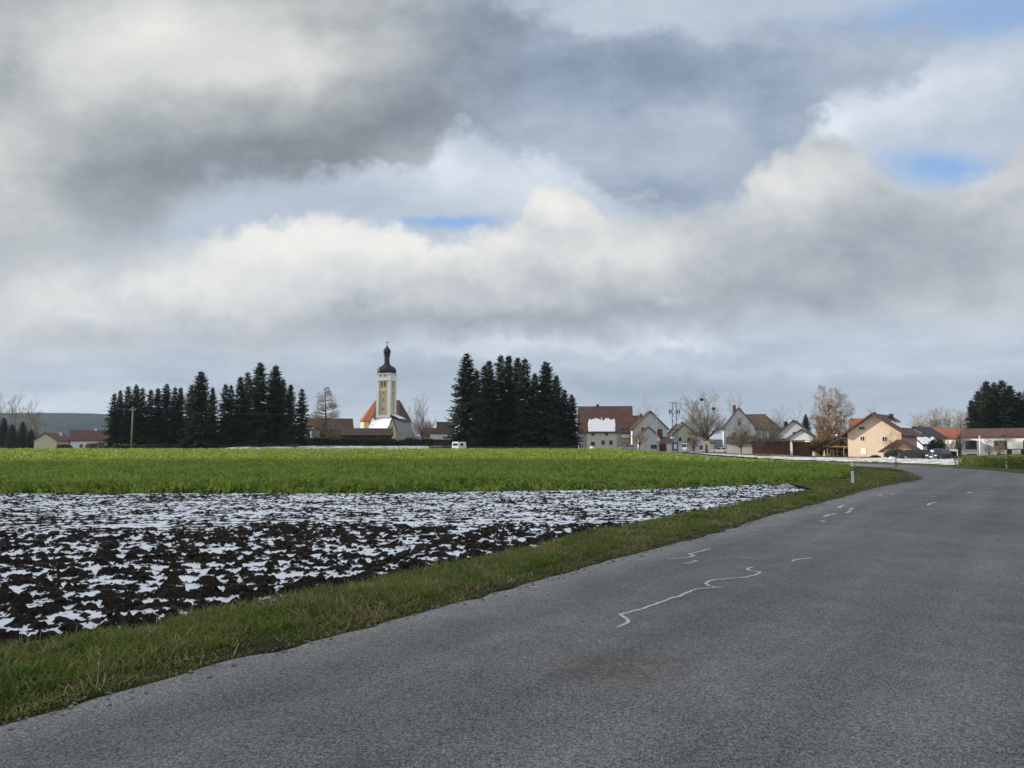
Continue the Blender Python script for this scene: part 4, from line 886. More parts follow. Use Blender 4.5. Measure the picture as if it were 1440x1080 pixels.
def house(name, label, cat, px, d, rel, w, dep, eave_y, ridge_y, axis='y', walls=None, roofm=None, over=.45, ends=.35, chim=(), wins=(), group=None, dz=-.25, chm=None, hip=0.0, base_y=None):
    """gabled house; eave_y/ridge_y are rows of the photograph turned into heights at distance d"""
    x, y = at(px, d); zb = (HZ(x, y)+dz) if base_y is None else ht(base_y, d)
    t_ = thing(name, label, cat, (x, y, zb), -math.atan2(x, y)+R(rel), group)
    e = ht(eave_y, d)-zb; r = ht(ridge_y, d)-zb; hw, hd = w/2, dep/2
    m_ = MB()
    if axis == 'y':
        sl = (r-e)/hw
        m_.prism([(-hw, -.5), (hw, -.5), (hw, e), (0, r-.02), (-hw, e)], -hd, hd, 'y')
        ro = MB(); a = hw+over; th = .20
        ro.prism([(-a, e-over*sl+.02), (0, r+.02), (a, e-over*sl+.02), (a, e-over*sl+.02+th), (0, r+.02+th*1.25), (-a, e-over*sl+.02+th)], -hd-ends, hd+ends, 'y')
    else:
        sl = (r-e)/hd
        m_.prism([(-hd, -.5), (hd, -.5), (hd, e), (0, r-.02), (-hd, e)], -hw, hw, 'x')
        ro = MB(); a = hd+over; th = .20
        if hip:
            z0 = e-over*sl+.02; b_ = hw+ends; q = hw-hip
            P_ = [(-b_, -a, z0), (b_, -a, z0), (b_, a, z0), (-b_, a, z0), (-q, 0, r+.2), (q, 0, r+.2)]
            ro.add(P_+[(p[0], p[1], p[2]-.2) for p in P_], [(0, 1, 5, 4), (2, 3, 4, 5), (1, 2, 5), (3, 0, 4), (6, 10, 11, 7), (8, 11, 10, 9), (7, 11, 8), (9, 10, 6), (0, 6, 7, 1), (1, 7, 8, 2), (2, 8, 9, 3), (3, 9, 6, 0)])
        else:
            ro.prism([(-a, e-over*sl+.02), (0, r+.02), (a, e-over*sl+.02), (a, e-over*sl+.02+th), (0, r+.02+th*1.25), (-a, e-over*sl+.02+th)], -hw-ends, hw+ends, 'x')
    if not hip: m_.build('wall', walls, t_)
    else: MB().box(-hw, hw, -hd, hd, -.5, e).build('wall', walls, t_)
    rf = ro.build('roof', roofm, t_)
    for (u, v, s, top) in chim:
        base = (r-abs(u)*sl if axis == 'y' else r-abs(v)*sl)-.3
        c = MB().box(u-s/2, u+s/2, v-s/2, v+s/2, base, r+top); c.box(u-s/2-.06, u+s/2+.06, v-s/2-.06, v+s/2+.06, r+top, r+top+.10); c.build('chimney', chm or STONEG, rf)
    for wn in wins: win(t_, *wn[:5], hw, hd, *(wn[5:]))
    t_['e'] = e; t_['r'] = r
    return t_, rf, e, r, hw, hd
def snow_on(rf, axis, hw, hd, e, r, over, side, u0, u1, s0, s1, seed, rag=.25, name='snow'):
    """snow lying on a roof slope: u along the ridge, s 0 (eave) .. 1 (ridge); ragged upper rim"""
    half = hd if axis == 'x' else hw; sl = (r-e)/half; nu, ns = 60, 40
    U, S_g = np.meshgrid(np.linspace(u0, u1, nu), np.linspace(s0, s1, ns))
    k = (half+over)*(1-S_g)+.0; zz = r-k*sl+.31+.05*fbm(U*1.5, S_g*8, seed, 3); off = -k*side if axis == 'x' else k*side
    V = np.stack([U, off, zz], -1) if axis == 'x' else np.stack([off, U, zz], -1)
    T = (S_g-s0)/(s1-s0); uu = (U-u0)/(u1-u0)
    rim = 1-rag*fbm(U*2.6, U*0+seed, seed, 4)*1.6; hole = fbm(U*1.1, S_g*7, seed+3, 4); sidew = np.minimum(uu, 1-uu)*16-1.1*fbm(U*0+seed, S_g*12, seed+5, 4)
    ok = (T < rim) & (hole > .30*T) & (sidew > -.45); cell = ok[:-1,:-1] & ok[1:,1:] & ok[1:,:-1] & ok[:-1,1:]
    idx = np.arange(nu*ns).reshape(ns, nu); F = np.stack([idx[:-1,:-1], idx[:-1,1:], idx[1:,1:], idx[1:,:-1]], -1)[cell]
    V = V.reshape(-1, 3); u_, inv = np.unique(F, return_inverse=True); V = V[u_]; F = inv.reshape(-1, 4)
    o = np_mesh(name, V, F, SNOW, rf, smooth=True); sd = o.modifiers.new('thickness', 'SOLIDIFY'); sd.thickness = .10; sd.offset = -1; return o

# -- the church
d = 240; cx_, cy_ = at(543, d); zb = HZ(cx_, cy_)-.2
ch = thing('church', 'village church with dark onion dome on a white and ochre tower', 'church', (cx_, cy_, zb), -math.atan2(cx_, cy_)+R(-25))
Z = lambda py: ht(py, d)-zb
tw = MB().box(-2.25, 2.25, -2.25, 2.25, -.5, Z(527)).build('tower', OCHRE, ch)
pil = MB(); q = 2.25
for sx_ in (-1, 1):
    for sy_ in (-1, 1):
        x0, x1 = sorted((sx_*q+.10*sx_, sx_*(q-.75))); y0, y1 = sorted((sy_*q+.10*sy_, sy_*(q-.75))); pil.box(x0, x1, y0, y1, -.5, Z(534.5))
pil.build('pilaster', WHITE, tw)
for z0, z1, o_ in ((Z(534.6), Z(527), .12), (Z(527), Z(525.6), .34), (Z(549.6), Z(548.4), .07), (Z(588), Z(584.6), .14), (Z(536), Z(534.6), .20)):
    MB().box(-q-o_, q+o_, -q-o_, q+o_, z0, z1).build('cornice', WHITE, tw)
for px_, py_, w, h in ((-.50, 540.8, .50, 1.5), (.42, 540.8, .50, 1.5), (-.05, 553.5, .38, .45), (-.05, 563, .32, .8), (-.1, 576, .36, .8)):
    win(tw, 'front', px_, Z(py_), w, h, q, q, OCHRE, False)
for u, py_ in ((0, 540.8), (0, 553.5)): win(tw, 'right', u, Z(py_), .45, 1.3 if py_ < 545 else .45, q, q, OCHRE, False)
for u in (-1.0, .5): win(tw, 'front', u, Z(529.4), .7, .38, q, q, WHITE, False, .12)
prof = [(2.65, Z(526)), (2.85, Z(524.8)), (2.98, Z(522.5)), (2.95, Z(520)), (2.65, Z(517.6)), (2.2, Z(515.8)), (1.5, Z(514.2)), (1.08, Z(512.4)), (.86, Z(509)), (.80, Z(501)), (1.12, Z(500.2)), (1.12, Z(499.2)), (.85, Z(498.4)), (1.05, Z(496.6)), (1.22, Z(494)), (1.05, Z(491.2)), (.62, Z(488.8)), (.28, Z(486.8)), (.10, Z(484.5)), (.05, Z(481))]
dome = MB().lathe(prof, 8, rot=R(22.5)).build('onion_dome', COPPER, ch, smooth=False, bevel=.08)
lw = MB()
for k in range(8):
    a = R(45*k); lw.box(-.13, .13, -.84, -.70, Z(508), Z(502)); 
lan = MB()
for k in range(8):
    w_ = MB().box(-.14, .14, -.83, -.72, Z(507.5), Z(502)); w_.move(Matrix.Rotation(R(45*k), 4, 'Z')); lan.add(w_.v, w_.f)
lan.build('lantern_window', GLASS, dome)
fi = MB().lathe([(.05, Z(482)), (.30, Z(481)), (.36, Z(480)), (.26, Z(479)), (.04, Z(478.4)), (.04, Z(475.2))], 10); fi.box(-.45, .45, -.04, .04, Z(477), Z(476.6)); fi.build('finial', GOLD, dome)
# nave with three-sided choir end
eaz, rz = Z(590.5), Z(561); poly = [(-11, -2), (-8.6, -4.4), (3.6, -4.4), (3.6, 4.4), (-8.6, 4.4), (-11, 2)]; oy = 6.4
nv = MB(); nv.add([(x, y+oy, -.5) for x, y in poly]+[(x, y+oy, eaz) for x, y in poly], [tuple(range(5, -1, -1)), tuple(range(6, 12))]+[(i, (i+1) % 6, (i+1) % 6+6, i+6) for i in range(6)])
nvo = nv.build('wall', CREAM, ch)
rp = [(x*1.045+.15*(x > 0), y*1.12+oy, eaz-.25) for x, y in poly]; top_ = [(-7.0, oy, rz), (1.6, oy, rz)]
mf, mr_, mb = (-5.9, -4.4*1.12+oy, eaz-.25), (-5.9, oy, rz), (-5.9, 4.4*1.12+oy, eaz-.25)
MB().add([rp[0], rp[1], mf, mr_, top_[0], mb, rp[4], rp[5]], [(1, 2, 3, 4), (0, 1, 4), (7, 0, 4), (6, 7, 4), (5, 6, 4, 3), (7, 6, 5, 2, 1, 0)]).build('choir_roof', R_ORANGE, ch)
MB().add([mf, rp[2], rp[3], mb, mr_, top_[1]], [(0, 1, 5, 4), (1, 2, 5), (2, 3, 4, 5), (3, 2, 1, 0)]).build('nave_roof', R_BROWN, ch)
for u in (-6.4, -3.9): 
    f = win(ch, 'front', u, Z(598.5), .9, 2.3, 5, 4.4-oy, WHITE, False)
an = MB().prism([(2.4, -.5), (6.4, -.5), (6.4, Z(594)), (2.4, Z(588))], -1.6, 5.2, 'y').build('annex', LILAC, ch)
ar = MB().prism([(2.35, Z(585)), (6.8, Z(593.8)), (6.8, Z(593)), (2.35, Z(584))], -2.0, 3.5, 'y').build('roof', R_DARK, an)
sn = MB().prism([(2.6, Z(583.9)), (5.2, Z(589.4)), (5.2, Z(588.7)), (2.6, Z(583.2))], -1.8, 3.2, 'y').build('snow', SNOW, an)
# -- chapel, shed and low walls before it
t_, rf, e, r, hw, hd = house('chapel', 'small chapel with snow-white roof and pointed gable before the church tower', 'chapel', 538, 226, 48, 3.6, 7.5, 604, 589, 'y', CREAM, R_DARK, .3, .2, wins=[('front', 0, 6.4, .5, 1.1, OCHRE, False)])
snow_on(rf, 'y', hw, hd, e, r, .3, -1, -hd-.15, hd+.15, .02, .97, 3, .08)
house('long_shed', 'long low brown-roofed shed before the church', 'shed', 517, 214, -6, 13.2, 4.5, 611.5, 603.6, 'x', WOODD, R_BROWN, .5, .3)
house('garden_hut', 'narrow grey wooden hut at the foot of the larch', 'hut', 443.5, 205, 10, 2.2, 2.2, 606, 602, 'y', WOODG, R_DARK, .15, .15, wins=[('front', 0, 3.4, .4, .9, WOODG, False)])
house('barn', 'big dark barn with red-brown roof behind the larch', 'barn', 463, 256, 2, 14.5, 10, 604, 589.5, 'x', WOODD, R_BROWN, .6, .5)
house('far_house', 'dark-roofed house with snow specks left of the middle spruce clump', 'house', 627, 242, 0, 5.2, 7, 610, 594.5, 'x', WOODD, R_BROWN, .3, .3)
t_, rf, e, r, hw, hd = house('far_house', 'low reddish-roofed outbuilding left of the dark-roofed house', 'house', 606, 246, 0, 4.2, 6, 613, 603, 'x', CREAM, R_OLD, .3, .3)
house('open_shed', 'low grey-roofed open shed beside the white caravan', 'shed', 621, 208, 0, 5.6, 4.5, 618, 612.5, 'x', WOODD, WOODG, .4, .3)
# -- houses beyond the left field
house('cream_house', 'cream gabled house with wine-red roof beyond the left field', 'house', 77, 262, -28, 7.2, 10, 619.5, 610, 'y', CREAM, R_WINE, .5, .4, chim=[(1.2, 2, .5, .4)], chm=WHITE)
house('long_house', 'long house with wine-red roof and two white chimneys beside the spruce row', 'house', 130, 272, 0, 12.6, 9, 619, 606, 'x', WHITE, R_WINE, .5, .4, chim=[(1.2, 0, .7, .7), (4.6, 0, .7, .5)], chm=WHITE, wins=[('front', -3, 1.6, 1.0, 1.2), ('front', 0, 1.6, 1.0, 1.2), ('front', 3, 1.6, 1.0, 1.2)])
# -- farmhouse and its front wing
t_, rf, e, r, hw, hd = house('farmhouse', 'large farmhouse with tall old red tile roof behind the snow-roofed cottage', 'farmhouse', 851, 222, 0, 15.0, 12, 607, 572.6, 'x', LILAC, R_OLD, .5, .3, chim=[(-2.1, 0, .7, .7)], chm=STONED,
      wins=[('front', 4.9, 5.6, .9, 1.3, FRAMED), ('front', 6.4, 5.6, .9, 1.3, FRAMED)])
ym = panel(t_, 'balcony_front', YELLOWP, 5.6, 2.4, 1.9, 1.0, hd, .5); MB().box(4.5, 6.7, -hd-1.2, -hd, 3.6, 4.5).build('balcony', GREYW, t_)
t_, rf, e, r, hw, hd = house('cottage', 'pale green cottage with its tiled roof half buried in snow', 'cottage', 846, 205, 0, 7.6, 7, 607.3, 583, 'x', PALEG, R_OLD, .35, .15,
      wins=[('front', .35, 2.2, .75, 1.0, FRAMED), ('front', 2.35, 2.2, .75, 1.0, FRAMED), ('front', -2.25, 4.3, .7, .5, FRAMED, False), ('front', 1.25, 4.3, .7, .5, FRAMED, False)])
snow_on(rf, 'x', hw, hd, e, r, .35, 1, -hw+.15, hw-.1, .02, .90, 9, .30)
dr = panel(t_, 'door', FRAMED, -2.35, .1, 1.0, 2.3, hd); MB().box(-1.98, -1.92, -hd-.09, -hd-.03, 1.1, 1.25).build('handle', STEEL, dr)
# -- white gabled house and garage
t_, rf, e, r, hw, hd = house('white_house', 'white gabled house with dark verge boards behind the wooden pole', 'house', 912, 207, 6, 8.8, 9, 603, 579.8, 'y', GREYW, R_BROWN, .45, .5, chim=[(-1.9, 1, .7, -.5)],
      wins=[('front', -1.9, 5.7, .9, 1.2, FRAMED), ('front', 2.4, 4.9, 1.2, 2.0, FRAMED), ('front', 2.0, 1.6, 1.2, 1.2)])
MB().box(1.0, 4.2, -hd-1.1, -hd-.02, 3.7, 3.85).build('balcony', WOODD, t_)
t_, rf, e, r, hw, hd = house('garage', 'pale blue-grey garage with pointed gable before the white gabled house', 'garage', 911, 195, 4, 5.0, 5, 613.5, 601.2, 'y', GREYW, R_DARK, .45, .35, wins=[('front', 1.2, 1.3, 1.4, .9, FRAMED)])
house('small_house', 'small brown-roofed house between the farmhouse and the white gabled house', 'house', 890, 238, 0, 5.5, 6, 606, 585.5, 'x', GREYW, R_BROWN, .3, .3)
house('lean_shed', 'dark red shed beside the garage, behind the kiosk', 'shed', 936, 200, 0, 3.4, 3, 624, 618, 'x', WOODR, R_BROWN, .3, .2)
house('sage_house', 'sage green gabled house behind the transformer tower', 'house', 956, 215, 14, 5.8, 10, 611.5, 597, 'y', SAGE, R_BROWN, .45, .4, chim=[(0, -2.5, .6, .5)], chm=STONED, wins=[('front', 1.1, 3.6, .6, .8, FRAMED), ('front', -1.3, 3.6, .6, .8, FRAMED), ('front', .6, 1.5, 1.6, 1.1, FRAMED)])
house('white_house', 'white cottage hidden behind the largest bare tree', 'house', 981, 214, -10, 7.5, 7, 622, 609, 'y', WHITE, R_ORANGE, .4, .3, wins=[('front', -1.6, 1.6, .9, 1.1), ('front', 1.4, 1.6, .9, 1.1)])
# -- tall-gabled house
t_, rf, e, r, hw, hd = house('big_house', 'big pale house with hipped brown roof behind the olive trees', 'house', 1062, 228, 0, 13.5, 9, 602, 583.5, 'x', GREYW, R_BROWN, .5, .5, hip=4.0, wins=[('front', -1.0, 4.2, 1.0, 1.3), ('front', 1.6, 4.2, 1.0, 1.3), ('front', 4.4, 4.2, 1.0, 1.3), ('front', 1.6, 1.5, 1.0, 1.3), ('front', 4.4, 1.5, 1.0, 1.3)])
t_, rf, e, r, hw, hd = house('gabled_house', 'house with tall pointed red-edged gable and brick chimney', 'house', 1038, 219, 4, 8.4, 8, 601, 575, 'y', GREYW, R_OLD, .6, .4, chim=[(-1.0, -.5, .75, .9)], wins=[('front', -1.5, 5.6, .9, 1.2), ('front', 1.5, 5.6, .9, 1.2), ('front', 0, 8.6, .8, 1.0)])
house('low_garage', 'low white garage with long flat brown roof under the thin-leaved tree', 'garage', 1041, 190, 0, 6.5, 6, 623.4, 616, 'x', WHITE, R_BROWN, .35, .25)
t_, rf, e, r, hw, hd = house('garage_row', 'long row of red-brown wooden garages', 'garage', 1083, 187, 0, 8.6, 5.5, 621.5, 618, 'x', WOODR, R_BROWN, .3, .2)
for u in (-2.9, 0, 2.9): panel(t_, 'door', WOODR, u, 0, 2.5, 2.1, hd)
t_, rf, e, r, hw, hd = house('garage_row', 'shorter red-brown wooden garage right of the white gate post, snow on its edge', 'garage', 1127, 187, 0, 4.4, 5.5, 623, 620.5, 'x', WOODR, R_BROWN, .3, .2)
snow_on(rf, 'x', hw, hd, e, r, .3, 1, .6, hw, .02, .6, 13, .2)
t_, rf, e, r, hw, hd = house('grey_house', 'pale grey house with wide gable and dark chimney', 'house', 1118, 212, -6, 9.2, 9, 613.5, 592.5, 'y', GREYW, R_DARK, .5, .4, chim=[(-2.4, 0, .9, -.2)], chm=STONED, wins=[('front', .1, 5.9, .6, .8, FRAMED, False), ('front', -2.6, 2.4, 1.0, 1.2, FRAMED)])
house('grey_annex', 'lower white gabled annex with dark verge before the pale grey house', 'house', 1127, 203, -6, 6.0, 4, 615.5, 605, 'y', WHITE, R_DARK, .8, .4, wins=[('front', .2, 2.4, .9, 1.6, FRAMED)])
# -- peach house, garage, carport
t_, rf, e, r, hw, hd = house('peach_house', 'peach-coloured gabled house with wide eaves and part-snowy roof', 'house', 1240, 136, -14, 8.6, 11, 609.3, 585, 'y', BEIGE, R_WINE, 1.0, 1.1, chim=[(0, -4.6, .45, .35), (1.0, 2.2, .6, .3)], chm=STONED,
      wins=[('front', -1.85, 3.6, .65, .7), ('front', 1.7, 3.5, .7, .75), ('front', -1.9, 5.4, .75, .28, FRAMED, False), ('right', -1.5, 3.5, .9, 1.0), ('right', 2.5, 3.5, .9, 1.0)])
sh_ = panel(t_, 'shutter', WHITE, -1.75, .95, .85, 1.0, hd, .05)
MB().tube([(0, -4.6, r+.3), (0, -4.6, r+2.0)], .025, 5).build('antenna', STEEL, rf)
snow_on(rf, 'y', hw, hd, e, r, 1.0, 1, -2.0, hd+.6, .35, .80, 21, .5)
t_, rf, e, r, hw, hd = house('garage', 'low peach garage with tan wooden gable beside the peach house', 'garage', 1266, 121.5, -10, 3.9, 6, 632.2, 620.8, 'y', BEIGE, R_WINE, .75, .5, base_y=644.5)
MB().prism([(-hw+.1, e+.05), (hw-.1, e+.05), (0, r-.15)], -hd-.03, -hd+.02, 'y').build('gable_boards', WOODT, t_)
house('red_roofed_house', 'orange-red roofed house peeping out left behind the peach house', 'house', 1218, 172, 0, 6.0, 8, 602.5, 590, 'x', WHITE, R_ORANGE, .4, .4)
d = 138; x, y = at(1186, d); zb = HZ(x, y); cp = thing('carport', 'open timber carport with dark tiled roof', 'carport', (x, y, zb), -math.atan2(x, y)+R(-8)); e, r = ht(629.3, d)-zb, ht(617.5, d)-zb
a = 3.2; sl = (r-e)/a; rf = MB().prism([(-a, e), (0, r), (a, e), (a, e+.18), (0, r+.22), (-a, e+.18)], -2.8, 2.8, 'y').build('roof', R_DARK, cp)
for (u, v) in ((-2.5, -2.4), (0.2, -2.4), (2.3, -2.4), (-2.5, 2.4), (2.3, 2.4)): MB().box(u-.08, u+.08, v-.08, v+.08, -.2, e+.4).build('post', WOODT, cp)
MB().box(-2.6, 2.6, -2.5, -2.32, e+.05, e+.25).build('beam', WOODT, cp)
for s_ in (-1, 1): MB().tube([(s_*1.5, -2.42, e+.2), (s_*.1, -2.42, r-.2)], .06, 4).build('brace', WOODT, cp)
MB().box(1.9, 2.75, -2.3, -2.2, -.2, e+.1).build('side_wall', WHITE, cp); MB().box(-2.6, 2.4, 2.2, 2.3, -.2, 1.7).build('back_wall', WOODD, cp)
# -- right of the peach house
t_, rf, e, r, hw, hd = house('white_house', 'white gabled house with snow on its lower roof behind the parked cars', 'house', 1295, 146, 34, 4.2, 6.4, 625.5, 611.5, 'x', WHITE, R_DARK, .4, .3, wins=[('front', .6, 1.4, 1.0, 1.0, FRAMED)])
snow_on(rf, 'x', hw, hd, e, r, .4, 1, -hw-.1, hw*.7, .02, .85, 25, .3)
t_, rf, e, r, hw, hd = house('dark_house', 'dark-roofed house with thin snow, between peach house and orange roofs', 'house', 1296, 168, -20, 6.0, 9, 614.5, 602, 'y', GREYW, R_DARK, .5, .4, chim=[(-.4, 0, .5, .4)], chm=STONED)
snow_on(rf, 'y', hw, hd, e, r, .5, -1, -hd+1, hd, .3, .9, 27, .6)
house('orange_roofed_house', 'long low building with bright orange tile roof', 'building', 1319, 196, -12, 9.5, 10, 616.5, 606, 'x', WHITE, R_ORANGE, .5, .4)
house('orange_roofed_house', 'second orange-roofed building, its ridge showing above the first', 'building', 1315, 214, 0, 9, 9, 612, 602.8, 'x', WHITE, R_ORANGE, .5, .4)
# -- white terrace
d = 165; wdw = [('front', u, z, w, h, FRAMED) for u, z, w, h in ((-9.1, 2.7, 2.0, 1.75), (-3.7, 2.7, 2.2, 1.75), (1.5, 2.7, 2.2, 1.75), (6.8, 2.7, 2.2, 1.75), (-9.0, .3, 1.6, .9), (-3.7, .3, 1.4, .9), (1.5, .3, 1.4, .9))]
t_, rf, e, r, hw, hd = house('terrace_house', 'white terraced house with brown roof and tall dark windows', 'house', 1437, d, -5, 22, 9, 614.2, 603.6, 'x', WHITE, R_TERR, .45, .35, wins=wdw)
panel(t_, 'wall_panel', GREYW, -9.1, 1.2, 2.6, .5, hd, .02)
for u in (-6.4, 3.8): panel(t_, 'shutter', FRAMEW, u, 1.9, .7, 1.7, hd, .05)
# white pole, fence, board before it
x, y = at(1376, 150); pl_ = thing('flagpole', 'plain white pole before the white terrace', 'pole', (x, y, HZ(x, y)-.1)); MB().tube([(0, 0, 0), (0, 0, ht(613.5, 150)-HZ(x, y))], [.13, .10], 10).build('pole', PLASTW, pl_, smooth=True); MB().lathe([(.02, 0), (.15, .05), (.15, .14), (.02, .2)], 10, (0, 0, ht(613.5, 150)-HZ(x, y))).build('cap', PLASTW, pl_)
def fence(label, px0, px1, d, ytop, m_, kind='fence', gap=2.0, base=None):
    x0, y0 = at(px0, d); x1, y1 = at(px1, d); L = math.hypot(x1-x0, y1-y0); c = ((x0+x1)/2, (y0+y1)/2); zb = HZ(*c)-.05 if base is None else base; h = ht(ytop, d)-zb
    t_ = thing(kind, label, 'fence', (*c, zb), math.atan2(y1-y0, x1-x0)); bo = MB()
    n = int(L/.16)
    for k in range(n): a = -L/2+L*k/n; bo.box(a, a+L/n*.93, -.015, .015, .05, h*random.uniform(.97, 1.0))
    bo.build('boards', m_, t_)
    for k in range(int(L/gap)+1): a = -L/2+k*gap; MB().box(a-.05, a+.05, .018, .12, -.3, h+.04).build('post', m_, t_)
    return t_
fence('dark brown board fence before the right end of the terrace', 1414, 1452, 140, 631, WOODD, base=-.1)
fence('low dark board fence in front of the middle spruce clump', 604, 812, 163, 627.6, WOODD, gap=3.0)
x, y = at(1426.5, 136); sb = thing('notice_board', 'blank white board on two posts before the brown fence', 'board', (x, y, 0), -math.atan2(x, y)); MB().box(-.65, .65, -.03, .03, .75, 1.55).build('panel', PLASTW, sb)
for s_ in (-.5, .5): MB().box(s_-.04, s_+.04, .032, .10, -.2, 1.5).build('post', STEEL, sb)
x, y = at(1331, 118); pg = thing('pergola', 'small white open pergola left of the red-brown hedge', 'pergola', (x, y, 0), -math.atan2(x, y)); MB().box(-1.3, 1.3, -1, 1, 1.45, 1.57).build('roof', PLASTW, pg)
for u in (-1.2, -.1, 1.2): MB().box(u-.06, u+.06, -.95, -.83, -.2, 1.45).build('post', PLASTW if u > 0 else WOODG, pg)
MB().box(-1.2, 1.2, .9, .96, -.2, 1.3).build('back_wall', WOODD, pg)
x, y = at(1241, 126); cb = thing('garden_cupboard', 'small white arched cupboard beside the peach house wall', 'cupboard', (x, y, HZ(x, y)-.05), -math.atan2(x, y)); MB().prism([(-.42, 0), (.42, 0), (.42, .95), (.25, 1.15), (0, 1.22), (-.25, 1.15), (-.42, .95)], -.3, .3, 'y').build('body', PLASTW, cb); dr = MB().box(-.34, .34, -.325, -.29, .1, .95).build('door', FRAMEW, cb); MB().box(.24, .28, -.36, -.32, .5, .62).build('handle', STEEL, dr)

# -- transformer tower
d = 175; x, y = at(948.5, d); zb = HZ(x, y)-.2; tt_ = thing('transformer_tower', 'steel lattice transformer tower with crossarms and a blue-grey cabinet', 'transformer tower', (x, y, zb), -math.atan2(x, y)+R(8)); top_h = ht(566, d)-zb
def leg_x(z, s): return s*(.62-.20*min(1, z/top_h))
for s_ in (-1, 1):
    for v in (-.22, .22): MB().tube([(leg_x(0, s_), v, 0), (leg_x(top_h, s_), v, top_h)], .075, 4).build('leg', STEEL, tt_)
la = MB(); n = 16
for k in range(n):
    z0, z1 = top_h*k/n, top_h*(k+1)/n; s_ = 1 if k % 2 else -1
    for v in (-.22, .22): la.tube([(leg_x(z0, s_), v, z0), (leg_x(z1, -s_), v, z1)], .032, 3)
la.build('lattice', STEEL, tt_)
MB().box(-1.1, .6, -.08, .08, top_h-.12, top_h+.02).build('crossarm', STEEL, tt_)
za = ht(578.5, d)-zb; ca = MB().box(-1.2, 1.25, -.08, .08, za-.5, za-.38); ca.tube([(-.55, 0, za-2.2), (-1.15, 0, za-.5)], .035, 3); ca.tube([(.55, 0, za-2.2), (1.2, 0, za-.5)], .035, 3); ca.build('crossarm', STEEL, tt_)
for u in (-1.1, -.75, .75, 1.15): MB().lathe([(.05, -.38), (.16, -.28), (.10, -.15), (.17, 0), (.10, .12), (.15, .25), (.04, .4)], 8, (u, 0, za)).build('insulator', STEELB, tt_)
MB().box(-.95, .95, -.6, .6, ht(605, d)-zb, ht(603.4, d)-zb).build('platform', STEELB, tt_)
cbn = MB().box(-.62, .62, -.55, .1, .55, 2.35).build('cabinet', STEELB, tt_); MB().box(-.35, .35, -.57, -.54, .9, 2.0).build('notice', PLASTW, cbn)
tr_ = MB().tube([(-.95, 0, top_h), (-1.05, -.1, za+1.5), (-1.1, 0, za+.4)], .02, 3); tr_.build('cable', BLACKP, tt_)
d = 171; x, y = at(947.5, d); kk = thing('kiosk', 'long low white kiosk behind the foot of the transformer tower', 'kiosk', (*at(947.5, 178), HZ(*at(947.5, 178))-.2), -math.atan2(x, y)); MB().box(-1.75, 1.75, -.6, .6, 0, 2.0).build('body', PLASTW, kk); MB().box(-1.85, 1.85, -.7, .7, 2.0, 2.12).build('roof', GREYW, kk)

# -- poles, lamps, signs, wires
def pole(label, px, d, ytop, rad, m_, arm=True, name='utility_pole', cat='pole', ybase=None):
    x, y = at(px, d); z = HZ(x, y)-.2; h = ht(ytop, d)-z; t_ = thing(name, label, cat, (x, y, z), -math.atan2(x, y)); MB().tube([(0, 0, -.3), (0, 0, h)], [rad, rad*.75], 8).build('pole', m_, t_, smooth=True)
    if arm:
        MB().box(-.45, .45, -.14, -.06, h-.75, h-.65).build('crossarm', STEEL, t_)
        for u in (-.4, .4): MB().lathe([(.03, 0), (.08, .06), (.05, .14), (.08, .2), (.02, .26)], 7, (u, -.1, h-.65)).build('insulator', PLASTW, t_)
    return t_, h, z
_, h1, z1 = pole('grey wooden pole standing before the spruce row', 186.5, 152, 572, .19, wood_mat('weathered_pole', (.20, .17, .13)))
pole('slim wooden pole before the white gabled house', 923.5, 190, 583.5, .13, WOODG)
def lamp(label, px, d, ytop, kind='street_lamp'):
    x, y = at(px, d); z = HZ(x, y)-.1; h = ht(ytop, d)-z; t_ = thing(kind, label, 'street lamp', (x, y, z), -math.atan2(x, y), 'lamps of the village'); MB().tube([(0, 0, -.3), (0, 0, h-.3)], [.07, .045], 8).build('pole', STEEL, t_, smooth=True)
    MB().lathe([(.06, h-.32), (.20, h-.26), (.26, h-.06), (.18, h), (.02, h+.05)], 10).build('lamp_head', PLASTW, t_); return t_
lamp('grey street lamp beside the carport', 1175.8, 140, 611)
lamp('low garden lamp with pale round head among the parked cars', 1309, 110, 633)
lamp('slim street lamp before the brown bare trees', 1337, 124, 619)
def sign(label, px, d, y0, y1, w, m_, shape='box', ybase=None):
    x, y = at(px, d); z = HZ(x, y)-.1; h0, h1_ = ht(y1, d)-z, ht(y0, d)-z; t_ = thing('road_sign', label, 'sign', (x, y, z), -math.atan2(x, y)); MB().tube([(0, 0, -.3), (0, 0, h1_)], .035, 6).build('post', STEEL, t_)
    b_ = MB()
    if shape == 'box': b_.box(-w/2, w/2, -.07, -.045, h0, h1_)
    else: b_.lathe([(w/2, 0), (w/2, .025)], 20); b_.move(Matrix.Translation((0, -.045, (h0+h1_)/2)) @ Matrix.Rotation(R(90), 4, 'X'))
    b_.build('panel', m_, t_); return t_
sign('round white road sign before the garage', 908.3, 186, 619, 623.5, .75, PLASTW, 'round')
sign('pale yellow square sign at the largest bare tree', 994, 168, 620, 625, .85, mat('pale_yellow_sign', (.75, .66, .28), .5, .06))
sign('small white sign right of the slim wooden pole', 925.5, 184, 615.5, 620, .7, PLASTW)
def marker(label, px, d, h, m_=None):
    x, y = at(px, d); z = HZ(x, y); t_ = thing('marker_post', label, 'post', (x, y, z-.1), -math.atan2(x, y)); MB().tube([(0, 0, -.2), (0, 0, h)], [.06, .05], 8).build('post', m_ or PLASTW, t_); MB().lathe([(.05, h), (.075, h+.02), (.06, h+.10), (.01, h+.13)], 8).build('cap', m_ or PLASTW, t_)
marker('white marker post at the foot of the cottage spruces', 813.5, 158, 1.0)
